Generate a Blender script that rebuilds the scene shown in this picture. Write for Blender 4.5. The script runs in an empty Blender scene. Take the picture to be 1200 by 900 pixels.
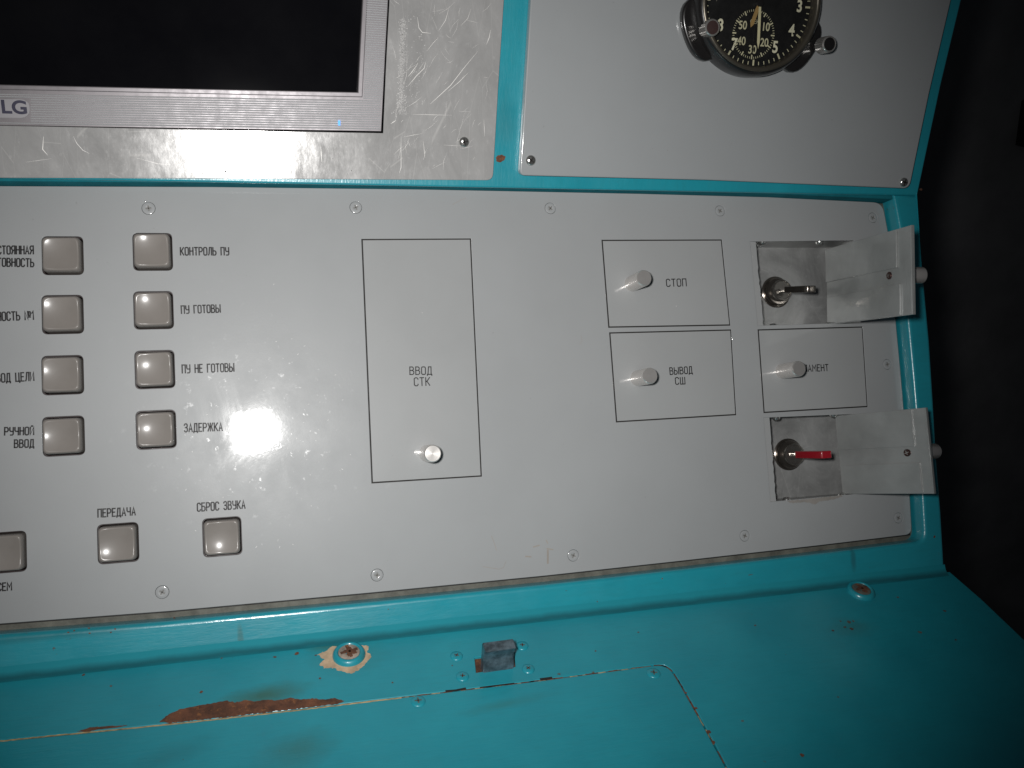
import bpy, bmesh, math, random
import numpy as np
from mathutils import Vector, Matrix
random.seed(7)
S = bpy.context.scene
COL = S.collection
R = math.radians
mm = 0.001

# ---------------------------------------------------------------- frames of the console's surfaces
PHI = R(29.8)                       # the control panel leans back from the vertical by this much
PSI = R(18.4)                       # the upper face leans forward again from the panel by this much
D = 0.5                             # distance from the lens to the plane of the control panel
def frame(origin, xa, ya, za):
    m = Matrix.Identity(4)
    for i, a in enumerate((xa, ya, za)):
        for k in range(3): m[k][i] = a[k]
    for k in range(3): m[k][3] = origin[k]
    return m
sp, cp = math.sin(PHI), math.cos(PHI)
FP = frame((0, 0, 0.26), (1, 0, 0), (0, sp, cp), (0, -cp, sp))      # panel: x right, y up the panel, z out of it

# ---------------------------------------------------------------- camera
FPX = 1011.0
a, b, c = -0.06412, -0.25415, -0.03992
Rx = np.array([[1,0,0],[0,math.cos(a),-math.sin(a)],[0,math.sin(a),math.cos(a)]])
Ry = np.array([[math.cos(b),0,math.sin(b)],[0,1,0],[-math.sin(b),0,math.cos(b)]])
Rz = np.array([[math.cos(c),-math.sin(c),0],[math.sin(c),math.cos(c),0],[0,0,1]])
RC = (Rz @ Ry @ Rx) @ np.array([[1,0,0],[0,-1,0],[0,0,-1.]])
CAM = Vector((0, 0, D))
fp3 = FP.to_3x3()
cx_, cd_, cf_ = [fp3 @ Vector(RC[i]) for i in range(3)]
cam = bpy.data.cameras.new('camera'); cam.sensor_width = 36; cam.lens = FPX / 1200 * 36
cam.clip_start = 0.01; cam.clip_end = 50
co = bpy.data.objects.new('camera', cam); COL.objects.link(co)
co.matrix_world = frame(FP @ CAM, cx_, -cd_, -cf_); S.camera = co

# ---------------------------------------------------------------- light: the camera's own flash, a dim room
W = bpy.data.worlds.new('World'); S.world = W; W.use_nodes = True
W.node_tree.nodes['Background'].inputs[0].default_value = (.8, .88, 1, 1)
W.node_tree.nodes['Background'].inputs[1].default_value = 0.018
fl = bpy.data.lights.new('camera_flash', 'SPOT'); fl.energy = 11.1; fl.color = (1, .985, .965)
fl.shadow_soft_size = 0.014; fl.spot_size = R(85); fl.spot_blend = 1.0
flo = bpy.data.objects.new('camera_flash', fl); COL.objects.link(flo)
fpos = FP @ Vector((-0.034, 0.023, D + 0.004))
faim = FP @ Vector((0.083, 0.062, 0))
flo.location = fpos; flo.rotation_euler = (faim - fpos).to_track_quat('-Z', 'Y').to_euler()
S.view_settings.view_transform = 'Standard'; S.view_settings.look = 'None'
S.view_settings.exposure = 0; S.view_settings.gamma = 1
S.render.engine = 'CYCLES'; S.cycles.use_denoising = True

# ---------------------------------------------------------------- positions: where a ray of the photo meets a surface
def bp(F, h, x, y):
    d = Vector(RC.T @ np.array([(x - 600) / FPX, (y - 450) / FPX, 1.0]))
    G = F.inverted() @ FP
    o = G @ CAM; e = G.to_3x3() @ d
    t = (h - o.z) / e.z
    p = o + e * t
    return (p.x, p.y)
def mean_v(h, pts): return sum(bp(FP, h, *p)[1] for p in pts) / len(pts)
FH = 10 * mm                                       # the painted frame stands proud of the panel by this
vfold = mean_v(FH, [(0, 212), (500, 216), (1040, 230)])
vcrease = mean_v(FH, [(0, 796), (400, 757), (640, 725), (1000, 677), (1107, 665)])
n2 = Vector((0, math.sin(-PSI), math.cos(-PSI)))
FU = FP @ frame((0, vfold, FH), (1, 0, 0), (0, math.cos(PSI), math.sin(PSI)), (0, -math.sin(PSI), math.cos(PSI)))
oc = FP @ Vector((0, vcrease, FH))
FD = frame(oc, (1, 0, 0), (0, 1, 0), (0, 0, 1))    # the desk is level

# ---------------------------------------------------------------- object helpers
def put(name, me, mat, parent=None, F=None):
    o = bpy.data.objects.new(name, me); COL.objects.link(o)
    if mat: me.materials.clear(); me.materials.append(mat)
    if parent: o.parent = parent
    if F is not None: o.matrix_world = F
    return o
def thing(name, label, cat, F, at=(0, 0, 0), group=None, rot=None):
    o = bpy.data.objects.new(name, None); COL.objects.link(o); o.empty_display_size = .01
    m = F @ Matrix.Translation(at)
    if rot is not None: m = m @ rot
    o.matrix_world = m
    o['label'] = label; o['category'] = cat
    if group: o['group'] = group
    return o
def smooth(me, ang=30):
    me.polygons.foreach_set('use_smooth', [True] * len(me.polygons))
    me.set_sharp_from_angle(angle=R(ang)); return me
def area2(p): return sum(p[i][0]*p[(i+1)%len(p)][1] - p[(i+1)%len(p)][0]*p[i][1] for i in range(len(p)))
def plate_mesh(outer, holes, z0, z1, bev=.0002, res=2):
    cu = bpy.data.curves.new('plate', 'CURVE'); cu.dimensions = '2D'; cu.fill_mode = 'BOTH'
    t = z1 - z0; cu.extrude = max(t / 2 - bev, 0); cu.bevel_depth = bev; cu.bevel_resolution = res; cu.offset = -bev
    for k, p in enumerate([outer] + list(holes)):
        p = list(p)
        if (area2(p) > 0) != (k == 0): p.reverse()
        s = cu.splines.new('POLY'); s.points.add(len(p) - 1); s.use_cyclic_u = True
        for q, w in zip(s.points, p): q.co = (w[0], w[1], 0, 1)
    ob = bpy.data.objects.new('plate', cu); COL.objects.link(ob)
    me = bpy.data.meshes.new_from_object(ob, depsgraph=bpy.context.evaluated_depsgraph_get())
    bpy.data.objects.remove(ob); bpy.data.curves.remove(cu)
    me.transform(Matrix.Translation((0, 0, (z0 + z1) / 2)))
    bm = bmesh.new(); bm.from_mesh(me); bmesh.ops.remove_doubles(bm, verts=bm.verts, dist=1e-6)
    bmesh.ops.recalc_face_normals(bm, faces=bm.faces); bm.to_mesh(me); bm.free()
    smooth(me, 35)
    if bev > 0:
        flat = [abs(p.normal.z) > .99995 and p.area > 1e-9 for p in me.polygons]
        cnt = {}
        for p, fl_ in zip(me.polygons, flat):
            for e in p.edge_keys: cnt.setdefault(e, []).append(fl_)
        sh = me.attributes.get('sharp_edge') or me.attributes.new('sharp_edge', 'BOOLEAN', 'EDGE')
        for e in me.edges:
            c_ = cnt.get(tuple(sorted(e.vertices)), [])
            if len(c_) == 2 and c_[0] != c_[1]: sh.data[e.index].value = True
    return me
def plate(name, outer, holes, z0, z1, mat, parent, bev=.0002, res=2, wn=False):
    o = put(name, plate_mesh(outer, holes, z0, z1, bev, res), mat, parent)
    return o
def rpoly(pts, r, n=6):
    out = []; N = len(pts)
    rs = r if isinstance(r, (list, tuple)) else [r] * N
    for i in range(N):
        p = Vector(pts[i]); a_ = Vector(pts[i-1]) - p; b_ = Vector(pts[(i+1) % N]) - p
        rr = rs[i]
        if rr <= 0: out.append(tuple(p)); continue
        ra = min(rr, a_.length * .49); rb = min(rr, b_.length * .49)
        A = p + a_.normalized() * ra; B = p + b_.normalized() * rb
        for k in range(n + 1):
            t = k / n; out.append(tuple(A*(1-t)**2 + p*2*t*(1-t)*1.0 + B*t*t))
    return out
def sq(hw, hh, r, cx=0, cy=0, n=6):
    return rpoly([(cx-hw, cy-hh), (cx+hw, cy-hh), (cx+hw, cy+hh), (cx-hw, cy+hh)], r, n)
def circ(r, cx=0, cy=0, n=32, ph=0): return [(cx + r*math.cos(ph+2*math.pi*i/n), cy + r*math.sin(ph+2*math.pi*i/n)) for i in range(n)]
def raw(verts, faces, ang=30):
    me = bpy.data.meshes.new('m'); me.from_pydata([tuple(v) for v in verts], [], faces); me.update()
    return smooth(me, ang)
def lathe_mesh(prof, n=40, ang=30, cx=0, cy=0, rmod=None, cap=True):
    v, f = [], []
    for j, (r, z) in enumerate(prof):
        for i in range(n):
            t = 2*math.pi*i/n; rr = r * (rmod(i, j) if rmod else 1)
            v.append((cx + rr*math.cos(t), cy + rr*math.sin(t), z))
    for j in range(len(prof)-1):
        for i in range(n):
            f.append((j*n+i, j*n+(i+1) % n, (j+1)*n+(i+1) % n, (j+1)*n+i))
    if cap and prof[-1][0] > 1e-6: f.append(tuple(range((len(prof)-1)*n, len(prof)*n)))
    me = raw(v, f, ang)
    bm = bmesh.new(); bm.from_mesh(me); bmesh.ops.remove_doubles(bm, verts=bm.verts, dist=1e-7)
    bmesh.ops.recalc_face_normals(bm, faces=bm.faces); bm.to_mesh(me); bm.free()
    return smooth(me, ang)
def lathe(name, prof, mat, parent, **k): return put(name, lathe_mesh(prof, **k), mat, parent)
def box_bm(bm, x0, x1, y0, y1, z0, z1):
    v = [bm.verts.new(p) for p in [(x0,y0,z0),(x1,y0,z0),(x1,y1,z0),(x0,y1,z0),(x0,y0,z1),(x1,y0,z1),(x1,y1,z1),(x0,y1,z1)]]
    for q in [(3,2,1,0),(4,5,6,7),(0,1,5,4),(1,2,6,5),(2,3,7,6),(3,0,4,7)]: bm.faces.new([v[i] for i in q])
def box(name, b6, mat, parent, bev=0):
    bm = bmesh.new(); box_bm(bm, *b6)
    if bev: bmesh.ops.bevel(bm, geom=list(bm.edges), offset=bev, segments=2, profile=.6, affect='EDGES')
    me = bpy.data.meshes.new('m'); bm.to_mesh(me); bm.free(); return put(name, smooth(me, 35), mat, parent)
def ribbon_mesh(lines, z, taper=False):
    """flat strokes: lines = [(points, width)]"""
    v, f = [], []
    for pts, w in lines:
        n = len(pts); base = len(v); P = [Vector(p) for p in pts]
        closed = (P[0] - P[-1]).length < 1e-7 and n > 2
        for i in range(n):
            if closed: dn = (P[1] - P[-2]) if i in (0, n-1) else None
            else: dn = None
            if dn is None:
                d0 = (P[i] - P[i-1]).normalized() if i else (P[1] - P[0]).normalized()
                d1 = (P[i+1] - P[i]).normalized() if i < n-1 else d0
                dn = d0 + d1; 
                if dn.length < 1e-6: dn = d1
                dn.normalize(); k = 1 / max(.5, abs(dn.dot(d1)))
            else:
                dn.normalize(); k = 1.25
            nn = Vector((-dn.y, dn.x)); ww = w/2 * k
            if taper: ww *= .25 + .75*math.sin(math.pi*(i+.0)/(n-1))
            p = P[i]
            if not closed and not taper:
                if i == 0: p = p - dn*w*.35
                if i == n-1: p = p + dn*w*.35
            v += [(*(p - nn*ww), z), (*(p + nn*ww), z)]
        for i in range(n-1): f.append((base+2*i, base+2*i+2, base+2*i+3, base+2*i+1))
    me = bpy.data.meshes.new('m'); me.from_pydata(v, [], f); me.update()
    bm = bmesh.new(); bm.from_mesh(me)
    for fc in bm.faces:
        if fc.normal.z < 0: fc.normal_flip()
    bm.to_mesh(me); bm.free(); return me

# ---------------------------------------------------------------- drafting alphabet (strokes in a 1 x 2 box)
def oval(x0, x1, y0, y1, c_=.3):
    return [(x0+c_,y0),(x1-c_,y0),(x1-c_*.3,y0+c_*.3),(x1,y0+c_),(x1,y1-c_),(x1-c_*.3,y1-c_*.3),(x1-c_,y1),(x0+c_,y1),(x0+c_*.3,y1-c_*.3),(x0,y1-c_),(x0,y0+c_),(x0+c_*.3,y0+c_*.3),(x0+c_,y0)]
LET = {
 'А': (1, [[(0,0),(.5,2),(1,0)], [(.2,.65),(.8,.65)]]),
 'Б': (1, [[(.9,2),(0,2),(0,0),(.7,0),(1,.3),(1,.8),(.7,1.15),(0,1.15)]]),
 'В': (1, [[(0,0),(0,2),(.65,2),(.9,1.75),(.9,1.35),(.65,1.08),(0,1.08)], [(.65,1.08),(1,.8),(1,.28),(.7,0),(0,0)]]),
 'Г': (.85, [[(0,0),(0,2),(.85,2)]]),
 'Д': (1.1, [[(-.02,-.3),(-.02,0),(1.12,0),(1.12,-.3)], [(.14,0),(.3,2),(.95,2),(.95,0)]]),
 'Е': (.85, [[(.85,2),(0,2),(0,0),(.85,0)], [(0,1.05),(.7,1.05)]]),
 'Ж': (1.5, [[(.75,0),(.75,2)], [(0,2),(.45,1.05),(1.05,1.05),(1.5,2)], [(0,0),(.45,1.05)], [(1.05,1.05),(1.5,0)]]),
 'З': (.95, [[(0,1.65),(.15,1.92),(.35,2),(.65,2),(.9,1.75),(.9,1.35),(.65,1.08),(.3,1.08)], [(.65,1.08),(.95,.8),(.95,.28),(.68,0),(.3,0),(0,.3)]]),
 'И': (1, [[(0,2),(0,0),(1,2),(1,0)]]),
 'Й': (1, [[(0,2),(0,0),(1,2),(1,0)], [(.3,2.35),(.5,2.22),(.7,2.35)]]),
 'К': (1, [[(0,0),(0,2)], [(1,2),(.3,1.05),(1,0)], [(0,1.05),(.3,1.05)]]),
 'Л': (1, [[(0,0),(.22,.35),(.4,2),(1,2),(1,0)]]),
 'М': (1.2, [[(0,0),(0,2),(.6,.8),(1.2,2),(1.2,0)]]),
 'Н': (1, [[(0,0),(0,2)], [(1,0),(1,2)], [(0,1.05),(1,1.05)]]),
 'О': (1, [oval(0,1,0,2)]),
 'П': (1, [[(0,0),(0,2),(1,2),(1,0)]]),
 'Р': (1, [[(0,0),(0,2),(.7,2),(1,1.7),(1,1.2),(.7,.9),(0,.9)]]),
 'С': (.95, [[(.95,1.6),(.95,1.75),(.7,2),(.25,2),(0,1.75),(0,.25),(.25,0),(.7,0),(.95,.25),(.95,.4)]]),
 'Т': (1, [[(0,2),(1,2)], [(.5,2),(.5,0)]]),
 'У': (1, [[(0,2),(0,1.25),(.25,.95),(1,.95)], [(1,2),(1,.25),(.75,0),(.2,0)]]),
 'Ц': (1.1, [[(0,2),(0,0),(1.15,0),(1.15,-.3)], [(.95,2),(.95,0)]]),
 'Ч': (1, [[(0,2),(0,1.25),(.25,.95),(1,.95)], [(1,2),(1,0)]]),
 'Ш': (1.3, [[(0,2),(0,0),(1.3,0),(1.3,2)], [(.65,0),(.65,2)]]),
 'Ы': (1.4, [[(0,2),(0,0),(.6,0),(.9,.3),(.9,.8),(.6,1.1),(0,1.1)], [(1.4,0),(1.4,2)]]),
 'Ь': (.95, [[(0,2),(0,0),(.65,0),(.95,.3),(.95,.8),(.65,1.1),(0,1.1)]]),
 'Я': (1, [[(1,0),(1,2),(.3,2),(0,1.7),(0,1.25),(.3,.95),(1,.95)], [(.45,.95),(0,0)]]),
 '№': (1.7, [[(0,0),(0,2),(.9,0),(.9,2)], oval(1.15,1.7,.95,1.9,.15), [(1.15,.6),(1.7,.6)]]),
 '1': (.4, [[(0,1.5),(.4,2),(.4,0)]]),
 ' ': (.7, []),
}
def words(text, p0, p1, hgt, stroke):
    """strokes of a word from p0 (left, mid height) to p1 (right, mid height)"""
    GAP = .5; tot = sum(LET[ch][0] for ch in text) + GAP*(len(text)-1)
    A = Vector(p0); B = Vector(p1); L = (B-A).length; ux = (B-A).normalized(); uy = Vector((-ux.y, ux.x)); s = L/tot
    out = []; x = 0
    for ch in text:
        w, ls = LET[ch]
        for l in ls: out.append(([tuple(A + ux*((x+q[0])*s) + uy*((q[1]-1)*hgt/2)) for q in l], stroke))
        x += w + GAP
    return out

# ---------------------------------------------------------------- materials
class NT:
    def __init__(s, name):
        s.m = bpy.data.materials.new(name); s.m.use_nodes = True; s.t = s.m.node_tree; s.t.nodes.clear()
        s.out = s.t.nodes.new('ShaderNodeOutputMaterial'); s.b = s.t.nodes.new('ShaderNodeBsdfPrincipled')
        s.t.links.new(s.b.outputs[0], s.out.inputs[0]); s.tc = s.t.nodes.new('ShaderNodeTexCoord').outputs['Object']
    def n(s, t, **k):
        x = s.t.nodes.new(t)
        for a_, v in k.items(): setattr(x, a_, v)
        return x
    def lk(s, a_, b_): s.t.links.new(a_, b_)
    def noise(s, scale, detail=4, rough=.6, stretch=None, off=(0,0,0), dist=0):
        mp = s.n('ShaderNodeMapping'); s.lk(s.tc, mp.inputs[0]); mp.inputs[1].default_value = off
        mp.inputs[3].default_value = stretch or (1, 1, 1)
        x = s.n('ShaderNodeTexNoise'); s.lk(mp.outputs[0], x.inputs['Vector'])
        x.inputs['Scale'].default_value = scale; x.inputs['Detail'].default_value = detail; x.inputs['Roughness'].default_value = rough
        x.inputs['Distortion'].default_value = dist
        return x.outputs['Fac']
    def mr(s, v, a0, a1, b0=0., b1=1.):
        x = s.n('ShaderNodeMapRange'); s.lk(v, x.inputs[0])
        for i, q in enumerate((a0, a1, b0, b1)): x.inputs[i+1].default_value = q
        return x.outputs[0]
    def math(s, op, a_, b_):
        x = s.n('ShaderNodeMath', operation=op)
        for i, q in enumerate((a_, b_)):
            if isinstance(q, (int, float)): x.inputs[i].default_value = q
            else: s.lk(q, x.inputs[i])
        return x.outputs[0]
    def mix(s, fac, a_, b_):
        x = s.n('ShaderNodeMix', data_type='RGBA')
        if isinstance(fac, (int, float)): x.inputs[0].default_value = fac
        else: s.lk(fac, x.inputs[0])
        for i, q in ((6, a_), (7, b_)):
            if isinstance(q, tuple): x.inputs[i].default_value = (*q[:3], 1)
            else: s.lk(q, x.inputs[i])
        return x.outputs[2]
    def bump(s, h, strength, dist=.0002, to='Normal'):
        x = s.n('ShaderNodeBump'); x.inputs['Strength'].default_value = strength; x.inputs['Distance'].default_value = dist
        s.lk(h, x.inputs['Height']); s.lk(x.outputs[0], s.b.inputs[to]); return x
    def set(s, **k):
        for a_, v in k.items():
            i = s.b.inputs[a_.replace('_', ' ')]
            if isinstance(v, tuple): i.default_value = (*v[:3], 1) if len(v) < 4 else v
            elif isinstance(v, (int, float)): i.default_value = v
            else: s.lk(v, i)
    def spot(s, cx, cy, rx, ry, soft=.6, ns=120, amp=.5, rot=0):
        """soft stain mask around (cx,cy)"""
        mp = s.n('ShaderNodeMapping', vector_type='TEXTURE'); s.lk(s.tc, mp.inputs[0])
        mp.inputs[1].default_value = (cx, cy, 0); mp.inputs[2].default_value = (0, 0, rot); mp.inputs[3].default_value = (rx, ry, 1)
        sx = s.n('ShaderNodeSeparateXYZ'); s.lk(mp.outputs[0], sx.inputs[0])
        d = s.math('POWER', s.math('ADD', s.math('MULTIPLY', sx.outputs[0], sx.outputs[0]), s.math('MULTIPLY', sx.outputs[1], sx.outputs[1])), .5)
        d = s.math('ADD', d, s.math('MULTIPLY', s.math('SUBTRACT', s.noise(ns, 5), .5), amp))
        return s.mr(d, 1 - soft, 1, 1, 0)
def simple(name, col, rough=.5, metal=0., spec=.5, var=.12, ns=90, bump=0, coat=0., crough=.1, bs=900, **k):
    q = NT(name); nz = q.noise(ns, 5)
    d_ = tuple(x*(1-var) for x in col); l_ = tuple(min(1, x*(1+var)) for x in col)
    q.set(Base_Color=q.mix(q.mr(nz, .3, .7), d_, l_), Metallic=metal, Roughness=q.mr(q.noise(ns*2.3, 4), .3, .7, rough*.85, min(1, rough*1.15)), Coat_Weight=coat, Coat_Roughness=crough)
    q.b.inputs['Specular IOR Level'].default_value = spec
    if bump: q.bump(q.noise(bs, 3), bump)
    return q.m

def grey_paint(name, col, smears=True):
    q = NT(name)
    big = q.noise(9, 4, .6); fine = q.noise(700, 3, .6)
    base = q.mix(q.mr(big, .3, .7), tuple(x*.955 for x in col), tuple(x*1.03 for x in col))
    specks = q.mr(q.noise(420, 2, .5), .74, .79)
    base = q.mix(q.math('MULTIPLY', specks, .35), base, (.2, .2, .19))
    q.set(Base_Color=base, Roughness=q.mr(q.noise(30, 5), .35, .7, .34, .46), Coat_Weight=.9)
    cr = q.mr(q.noise(26, 6, .7, stretch=(1, .55, 1), dist=.8), .5, .74, .055, .13)
    if smears:
        sm = q.mr(q.noise(160, 4, .7), .6, .68, 0, .12)
        cr = q.math('ADD', cr, sm)
    q.set(Coat_Roughness=cr)
    h = q.math('ADD', q.noise(170, 3), q.math('MULTIPLY', fine, .18))
    q.b.inputs['Specular IOR Level'].default_value = .22
    q.bump(h, .045, .0004, 'Coat Normal'); q.bump(fine, .12, .00012)
    return q.m
def teal_paint(name, stains=(), brush=(1, 5, 1), wear=.0):
    q = NT(name)
    base = q.mix(q.mr(q.noise(18, 5), .3, .7), (.0125, .250, .318), (.016, .298, .368))
    base = q.mix(q.math('MULTIPLY', q.mr(q.noise(75, 6, .7, stretch=brush), .48, .72), .35), base, (.017, .225, .265))
    dirt = q.mr(q.noise(1300, 2, .5), .77, .8)
    base = q.mix(q.math('MULTIPLY', dirt, .6), base, (.05, .07, .06))
    chip = q.mr(q.noise(260, 3, .6, off=(.3, .1, 0)), .735, .745)
    base = q.mix(q.math('MULTIPLY', chip, .7), base, (.10, .06, .035))
    for (cx, cy, rx, ry, col, k, soft, amp, rot) in stains:
        base = q.mix(q.math('MULTIPLY', q.spot(cx, cy, rx, ry, soft, 110, amp, rot), k), base, col)
    q.set(Base_Color=base, Roughness=q.mr(q.noise(60, 5), .3, .7, .3, .45), Coat_Weight=.6, Coat_Roughness=q.mr(q.noise(40, 5), .3, .7, .1, .22))
    h = q.math('ADD', q.noise(130, 4, .6, stretch=brush), q.math('MULTIPLY', q.noise(600, 3), .2))
    q.bump(h, .22, .0006, 'Coat Normal'); q.bump(h, .2, .0005)
    return q.m
def alu(name, col=(.66, .66, .65), r0=.3, r1=.5, metal=.8, streak=(1, 1, 1), blot=.3, bs=.15):
    q = NT(name)
    n1 = q.noise(28, 7, .7, stretch=streak, dist=.6); n2 = q.noise(300, 5, .7, stretch=streak)
    base = q.mix(q.mr(n1, .38, .66), tuple(x*(1-blot) for x in col), col)
    base = q.mix(q.math('MULTIPLY', q.mr(n2, .58, .72), .3), base, tuple(min(1, x*1.35) for x in col))
    v = q.n('ShaderNodeTexVoronoi', feature='DISTANCE_TO_EDGE'); v.inputs['Scale'].default_value = 70
    mp = q.n('ShaderNodeMapping'); q.lk(q.tc, mp.inputs[0]); mp.inputs[2].default_value = (0, 0, .5); mp.inputs[3].default_value = (1.4, .25, 1); q.lk(mp.outputs[0], v.inputs[0])
    scr = q.mr(v.outputs[0], 0, .006, 1, 0)
    base = q.mix(q.math('MULTIPLY', scr, .25), base, (.85, .83, .8))
    q.set(Base_Color=base, Metallic=metal, Roughness=q.mr(q.math('ADD', q.math('MULTIPLY', n1, .6), q.math('MULTIPLY', n2, .4)), .38, .62, r0, r1))
    q.bump(n2, bs, .0003)
    return q.m
def rust(name):
    q = NT(name)
    base = q.mix(q.mr(q.noise(90, 6, .7), .35, .65), (.06, .026, .016), (.19, .075, .038))
    base = q.mix(q.mr(q.noise(260, 5, .7, off=(.2, 0, 0)), .56, .7), base, (.30, .12, .04))
    q.set(Base_Color=base, Roughness=.85); q.bump(q.noise(500, 6, .75), .8, .0008); return q.m

M = {}
GREY = (.342, .352, .357)
M['panel'] = grey_paint('grey_enamel', GREY)
M['panel2'] = grey_paint('grey_enamel_flat', (.325, .338, .345), False)
M['cover'] = grey_paint('grey_enamel_cover', (.345, .353, .355), False)
M['teal'] = teal_paint('teal_enamel')
M['alu'] = alu('worn_aluminium', (.46, .455, .45), .11, .2, .2, streak=(1.4, .7, 1), blot=.2, bs=.06)
M['alu_box'] = alu('box_aluminium', (.50, .505, .50), .35, .5, .55, blot=.35)
M['black_ink'] = simple('black_ink', (.008, .007, .008), .55, var=.3)
M['white_ink'] = simple('pale_ink', (.52, .50, .33), .6)
M['cap'] = simple('button_plastic', (.215, .196, .18), .45, coat=.28, crough=.17, var=.05, ns=60, bump=.12, bs=140, spec=.22)
M['dark'] = simple('dark_housing', (.02, .012, .012), .6)
M['knob'] = simple('turned_aluminium', (.78, .74, .71), .24, metal=.72, var=.05)
M['chrome'] = simple('chrome', (.60, .58, .55), .24, metal=.75)
M['dchrome'] = simple('dark_chrome', (.15, .135, .12), .2, metal=.85)
M['mchrome'] = simple('smoked_chrome', (.27, .255, .235), .2, metal=.85)
M['screw'] = simple('screw_steel', (.62, .62, .6), .25, metal=.9)
M['dark_slot'] = simple('dark_recess', (.015, .013, .012), .7)
M['rust'] = rust('rust')
M['filled_slot'] = simple('filled_slot', (.19, .185, .175), .6)
M['primer'] = simple('bare_primer', (.11, .108, .09), .7, var=.35, ns=140, bump=.3)
M['beige'] = simple('beige_filler', (.50, .36, .235), .75, var=.3, ns=160, bump=.3)
M['worn_head'] = simple('worn_head', (.30, .245, .20), .6, var=.45, ns=300, bump=.4)
M['edge'] = simple('worn_edge', (.40, .30, .15), .7, var=.5, ns=260, bump=.4)
M['black_plastic'] = simple('black_enamel', (.012, .011, .011), .3, coat=.6, crough=.15)
M['dial'] = simple('dial_black', (.006, .006, .006), .5)
M['red'] = simple('red_plastic', (.33, .01, .02), .35, coat=.5)
M['steel'] = simple('bare_steel', (.13, .175, .205), .34, metal=.55, var=.75, ns=160, bump=.4, coat=.3)
M['charcoal'] = simple('charcoal_cloth', (.13, .13, .133), .9, var=.25, ns=7, bump=.5)
M['black_wall'] = simple('black_board', (.004, .004, .004), .8)
M['bezel'] = simple('silver_plastic', (.60, .595, .605), .38, metal=.3, var=.01, ns=15)
M['bezel_in'] = simple('mauve_plastic', (.21, .195, .205), .4, metal=.3, var=.04)
q = NT('screen_glass'); q.set(Base_Color=q.mix(q.mr(q.noise(20, 6), .3, .7), (.003, .003, .004), (.006, .006, .007)), Roughness=.05)
q.b.inputs['Specular IOR Level'].default_value = .3; M['screen'] = q.m
q = NT('blue_lamp'); q.set(Base_Color=(.05, .3, .9), Emission_Color=(.06, .35, 1)); q.b.inputs['Emission Strength'].default_value = .9; M['led'] = q.m
q = NT('clock_glass')
tr = q.n('ShaderNodeBsdfTransparent'); gl = q.n('ShaderNodeBsdfGlossy'); gl.inputs['Roughness'].default_value = .03
fr = q.n('ShaderNodeFresnel'); fr.inputs[0].default_value = 1.5; ms = q.n('ShaderNodeMixShader')
q.lk(fr.outputs[0], ms.inputs[0]); q.lk(tr.outputs[0], ms.inputs[1]); q.lk(gl.outputs[0], ms.inputs[2]); q.lk(ms.outputs[0], q.out.inputs[0])
M['glass'] = q.m

# ---------------------------------------------------------------- surroundings
def sheet(name, pts, mat, kind='structure'):
    me = bpy.data.meshes.new('m'); me.from_pydata([tuple(p) for p in pts], [], [tuple(range(len(pts)))]); me.update()
    o = put(name, me, mat); o['kind'] = kind; return o
camw = FP @ CAM
wy = camw.y + 1.3
sheet('wall', [(-2.5, wy, -.75), (2.5, wy, -.75), (2.5, wy, 2.2), (-2.5, wy, 2.2)], M['charcoal'])
sheet('floor', [(-2.5, wy - 3, -.75), (2.5, wy - 3, -.75), (2.5, wy, -.75), (-2.5, wy, -.75)], M['charcoal'])

def wall_pt(x, y):
    d = FP.to_3x3() @ Vector(RC.T @ np.array([(x - 600) / FPX, (y - 450) / FPX, 1.0])); return camw + d * ((wy - camw.y) / d.y)
q4 = [wall_pt(*p) for p in [(1190, 170), (1260, 172), (1275, 80), (1197, 118)]]
vv = [tuple(p) for p in q4] + [(p.x, p.y - .02, p.z) for p in q4]
bm = bmesh.new(); bm.from_mesh(raw(vv, [(0,1,2,3), (4,5,6,7), (0,1,5,4), (1,2,6,5), (2,3,7,6), (3,0,4,7)], 20)); bmesh.ops.recalc_face_normals(bm, faces=bm.faces)
me = bpy.data.meshes.new('m'); bm.to_mesh(me); bm.free()
o = put('dark_board', me, M['black_wall']); o['label'] = 'flat black board on the dark wall at the right edge'; o['category'] = 'board'

# ================================================================ the teal console
con = thing('console', 'teal painted steel operator console with worn enamel, rusty hatch seam and sloping front', 'console', FP)
def local(o, F): o.matrix_local = con.matrix_world.inverted() @ F; return o
P = lambda x, y, h=0: bp(FP, h, x, y)
U = lambda x, y, h=0: bp(FU, h, x, y)
DK = lambda x, y, h=0: bp(FD, h, x, y)
pan = [(-60,217.5),(0,218),(250,219),(500,222),(750,227),(900,231),(1034,237.5),(1041,275),(1049,370),(1056,445),(1063,530),(1068.5,626),(960,639),(800,657),(640,674.5),(440,694),(200,716),(0,731),(-60,736)]
PAN = [P(*p) for p in pan]
hole = []
for i, (u, v) in enumerate(PAN):
    if i <= 6: hole.append((u + (1.6*mm if i == 6 else 0), v + .8*mm))
    elif i <= 11: hole.append((u + 1.6*mm, v - (3.7*mm if i == 11 else 0)))
    else: hole.append((u, v - 3.7*mm))
HO = hole
q = NT('shaded_teal'); q.set(Base_Color=q.mix(q.mr(q.noise(60, 5), .3, .7), (.010, .12, .15), (.013, .18, .22)), Roughness=.8); q.b.inputs['Specular IOR Level'].default_value = .1; M['shaded'] = q.m  # darker teal for the top rail: shade of its underside put into the colour
uL = hole[0][0] - 6*mm; uM = U(-60, 60)[0] - 20*mm
rt = [P(x, y, FH) for x, y in [(1076,224),(1078,262),(1084,330),(1090.5,400),(1095,470),(1099,540),(1104,600),(1107.5,664)]]
outer = [(uL, vfold), (rt[0][0], vfold)] + rt[1:-1] + [(rt[-1][0], vcrease), (uL, vcrease)]
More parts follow.
